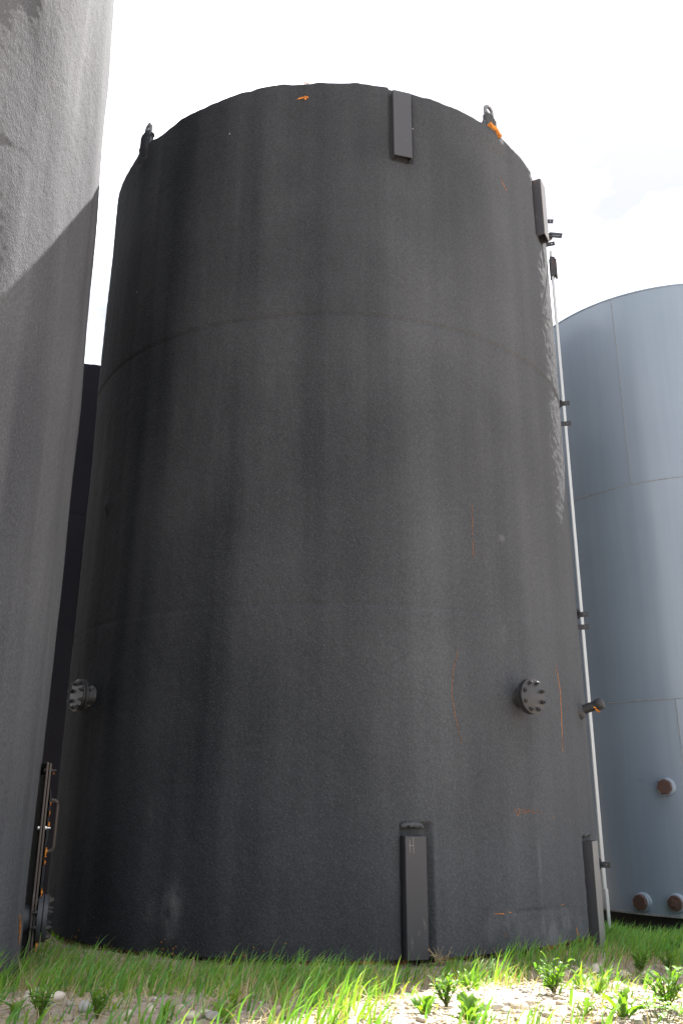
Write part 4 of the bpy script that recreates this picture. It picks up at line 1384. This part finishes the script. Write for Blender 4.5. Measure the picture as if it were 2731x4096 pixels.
def rosette(x, y, s, n, label, group=None):
    x, y = settle(x, y); s *= 0.60
    root = empty('dandelion_plant', (x, y, float(gz(x, y)) - .004), label, 'weed', group)
    for k in range(n):
        put_leaf(root, 'lobed', (wr.uniform(-.012, .012), wr.uniform(-.012, .012), 0), 2.4 * k + wr.uniform(-.4, .4), wr.uniform(.45, 1.25), s * wr.uniform(.65, 1.15), wr.uniform(-.5, .5))
    mb = MB(); mb.tube([(0, 0, -.01), (0.003, 0.002, .012), (0.006, -.002, .022)], [.008, .007, .004], 7)
    link('stem', stem_tint(mb.mesh('stem', True), (0.16, 0.10, 0.06)), M['leaf'], root)
def bushy(x, y, s, n, label, group=None, spread=1.0):
    x, y = settle(x, y); s *= 0.70
    root = empty('bushy_weed', (x, y, float(gz(x, y)) - .004), label, 'weed', group)
    mb = MB()
    ns = max(5, n // 7)
    n = int(n * 1.35)
    for k in range(ns):
        a = 2 * math.pi * k / ns + wr.uniform(-.3, .3)
        tip = wr.uniform(.12, .62) * spread * s
        hh = s * wr.uniform(.65, 1.05)
        pts = []
        for j in range(6):
            f = j / 5
            pts.append(Vector((math.cos(a) * tip * f ** 1.2, math.sin(a) * tip * f ** 1.2, hh * f)))
        mb.tube(pts, [.0032 * (1 - .6 * j / 5) for j in range(6)], 5)
        m = n // ns
        for q in range(m):
            f = .2 + .8 * (q + wr.random()) / m
            i = min(4, int(f * 5)); p = pts[i].lerp(pts[i + 1], f * 5 - i) if f < 1 else pts[5]
            put_leaf(root, 'narrow', p, a + wr.choice((-1, 1)) * wr.uniform(.3, 1.7), wr.uniform(.2, 1.1), wr.uniform(.028, .055) * (s / .14) ** .5, wr.uniform(-.6, .6))
    link('stem', stem_tint(mb.mesh('stem', True)), M['leaf'], root)
def clover(x, y, s, n, label, group=None):
    x, y = settle(x, y); s *= 0.75
    root = empty('low_weed', (x, y, float(gz(x, y)) - .003), label, 'weed', group)
    mb = MB()
    for k in range(n // 3):
        a = wr.uniform(0, 6.28); rr = s * math.sqrt(wr.random()); h = wr.uniform(.03, .075)
        p = Vector((math.cos(a) * rr, math.sin(a) * rr, h))
        mb.tube([(p.x * .6, p.y * .6, 0), (p.x * .85, p.y * .85, h * .6), p], .0014, 4)
        for q in range(3):
            put_leaf(root, 'round', p, a + q * 2.09, wr.uniform(0, .4), wr.uniform(.018, .032))
    link('stem', stem_tint(mb.mesh('stem', True)), M['leaf'], root)

bushy(1.18, 5.33, .19, 84, 'big bright bushy weed on the sunlit gravel below the tall grass')
rosette(1.36, 5.44, .17, 7, 'small upright dandelion growing out beside the pale half-sunlit stone')
rosette(1.41, 5.28, .17, 9, 'ragged pale dandelion standing alone on bare sunlit gravel')
rosette(1.55, 5.58, .17, 7, 'dandelion at the edge of the shade behind the blocky stone')
bushy(1.84, 5.87, .22, 60, 'dark bushy weed in the shade beside the grey stones', spread=.8)
bushy(2.04, 5.95, .19, 56, 'shaded bushy weed standing next to a second, larger one', spread=.8)
bushy(1.68, 4.98, .21, 84, 'bright leafy weed at the picture edge in full sun', spread=1.1)
rosette(1.40, 4.78, .20, 16, 'large dense dandelion on the sunlit gravel, nearest the corner')
rosette(1.22, 4.84, .15, 10, 'dandelion rosette beside the thin tongue of grass')
clover(1.67, 5.48, .11, 48, 'low creeping weed hugging the sunlit gravel by the shade line')
clover(1.57, 4.76, .13, 60, 'low sprawling weed below the bright leafy weed in the corner')
bushy(2.30, 6.55, .20, 42, 'dark weed in the shaded grass toward the blue-grey tank')
rosette(.42, 4.87, .17, 12, 'dandelion with tall notched leaves on sunlit gravel beside a bushy weed')
bushy(.55, 5.02, .17, 77, 'dense mid-green bushy weed between a dandelion and the stone heap')
rosette(.72, 5.38, .19, 15, 'broad dandelion behind the stone heap at the edge of the sunlit grass')
rosette(.62, 4.66, .20, 16, 'big dark dandelion in front of the stone heap')
clover(.14, 5.38, .13, 54, 'rounded grey-green clover among the sunlit grass')
rosette(-.55, 4.66, .15, 12, 'pale dandelion where the shade meets the sunlit grass')
rosette(-.54, 4.94, .15, 10, 'shaded broad-leaved weed just behind the pale dandelion')
rosette(-.83, 4.66, .14, 6, 'small reddish-green seedling alone on the shaded stones')
bushy(-1.45, 4.72, .17, 70, 'dark feathery weed on the shaded stones close to the nearest tank')
bushy(-1.18, 4.75, .15, 56, 'feathery weed in the shade, next along from the one by the tank')
rosette(-1.62, 4.86, .12, 9, 'low dandelion in shade at the edge by the nearest tank')

# dry tuft at the foot of the channel
def tuft(x, y):
    rng = np.random.default_rng(31)
    mb = MB()
    for k in range(46):
        a = rng.uniform(0, 6.28); s_ = rng.uniform(.05, .13); el = rng.uniform(.1, 1.4)
        d = Vector((math.cos(a) * math.cos(el), math.sin(a) * math.cos(el), math.sin(el)))
        p0 = Vector((rng.uniform(-.04, .04), rng.uniform(-.03, .03), .01))
        mb.tube([p0, p0 + d * s_ * .6, p0 + d * s_ + Vector((0, 0, -.02))], .0013, 3)
    me = mb.mesh('dry_grass_tuft')
    attr_col(me, 'tint', np.repeat(np.array([DRY[0]]), len(me.vertices), 0))
    o = link('dry_grass_tuft', me, M['straw'])
    o.location = (x, y, float(gz(x, y)) + .03)
    tag(o, 'dry straw tuft at the foot of the lower steel channel', 'dry tuft')
tuft(.66, 6.27)
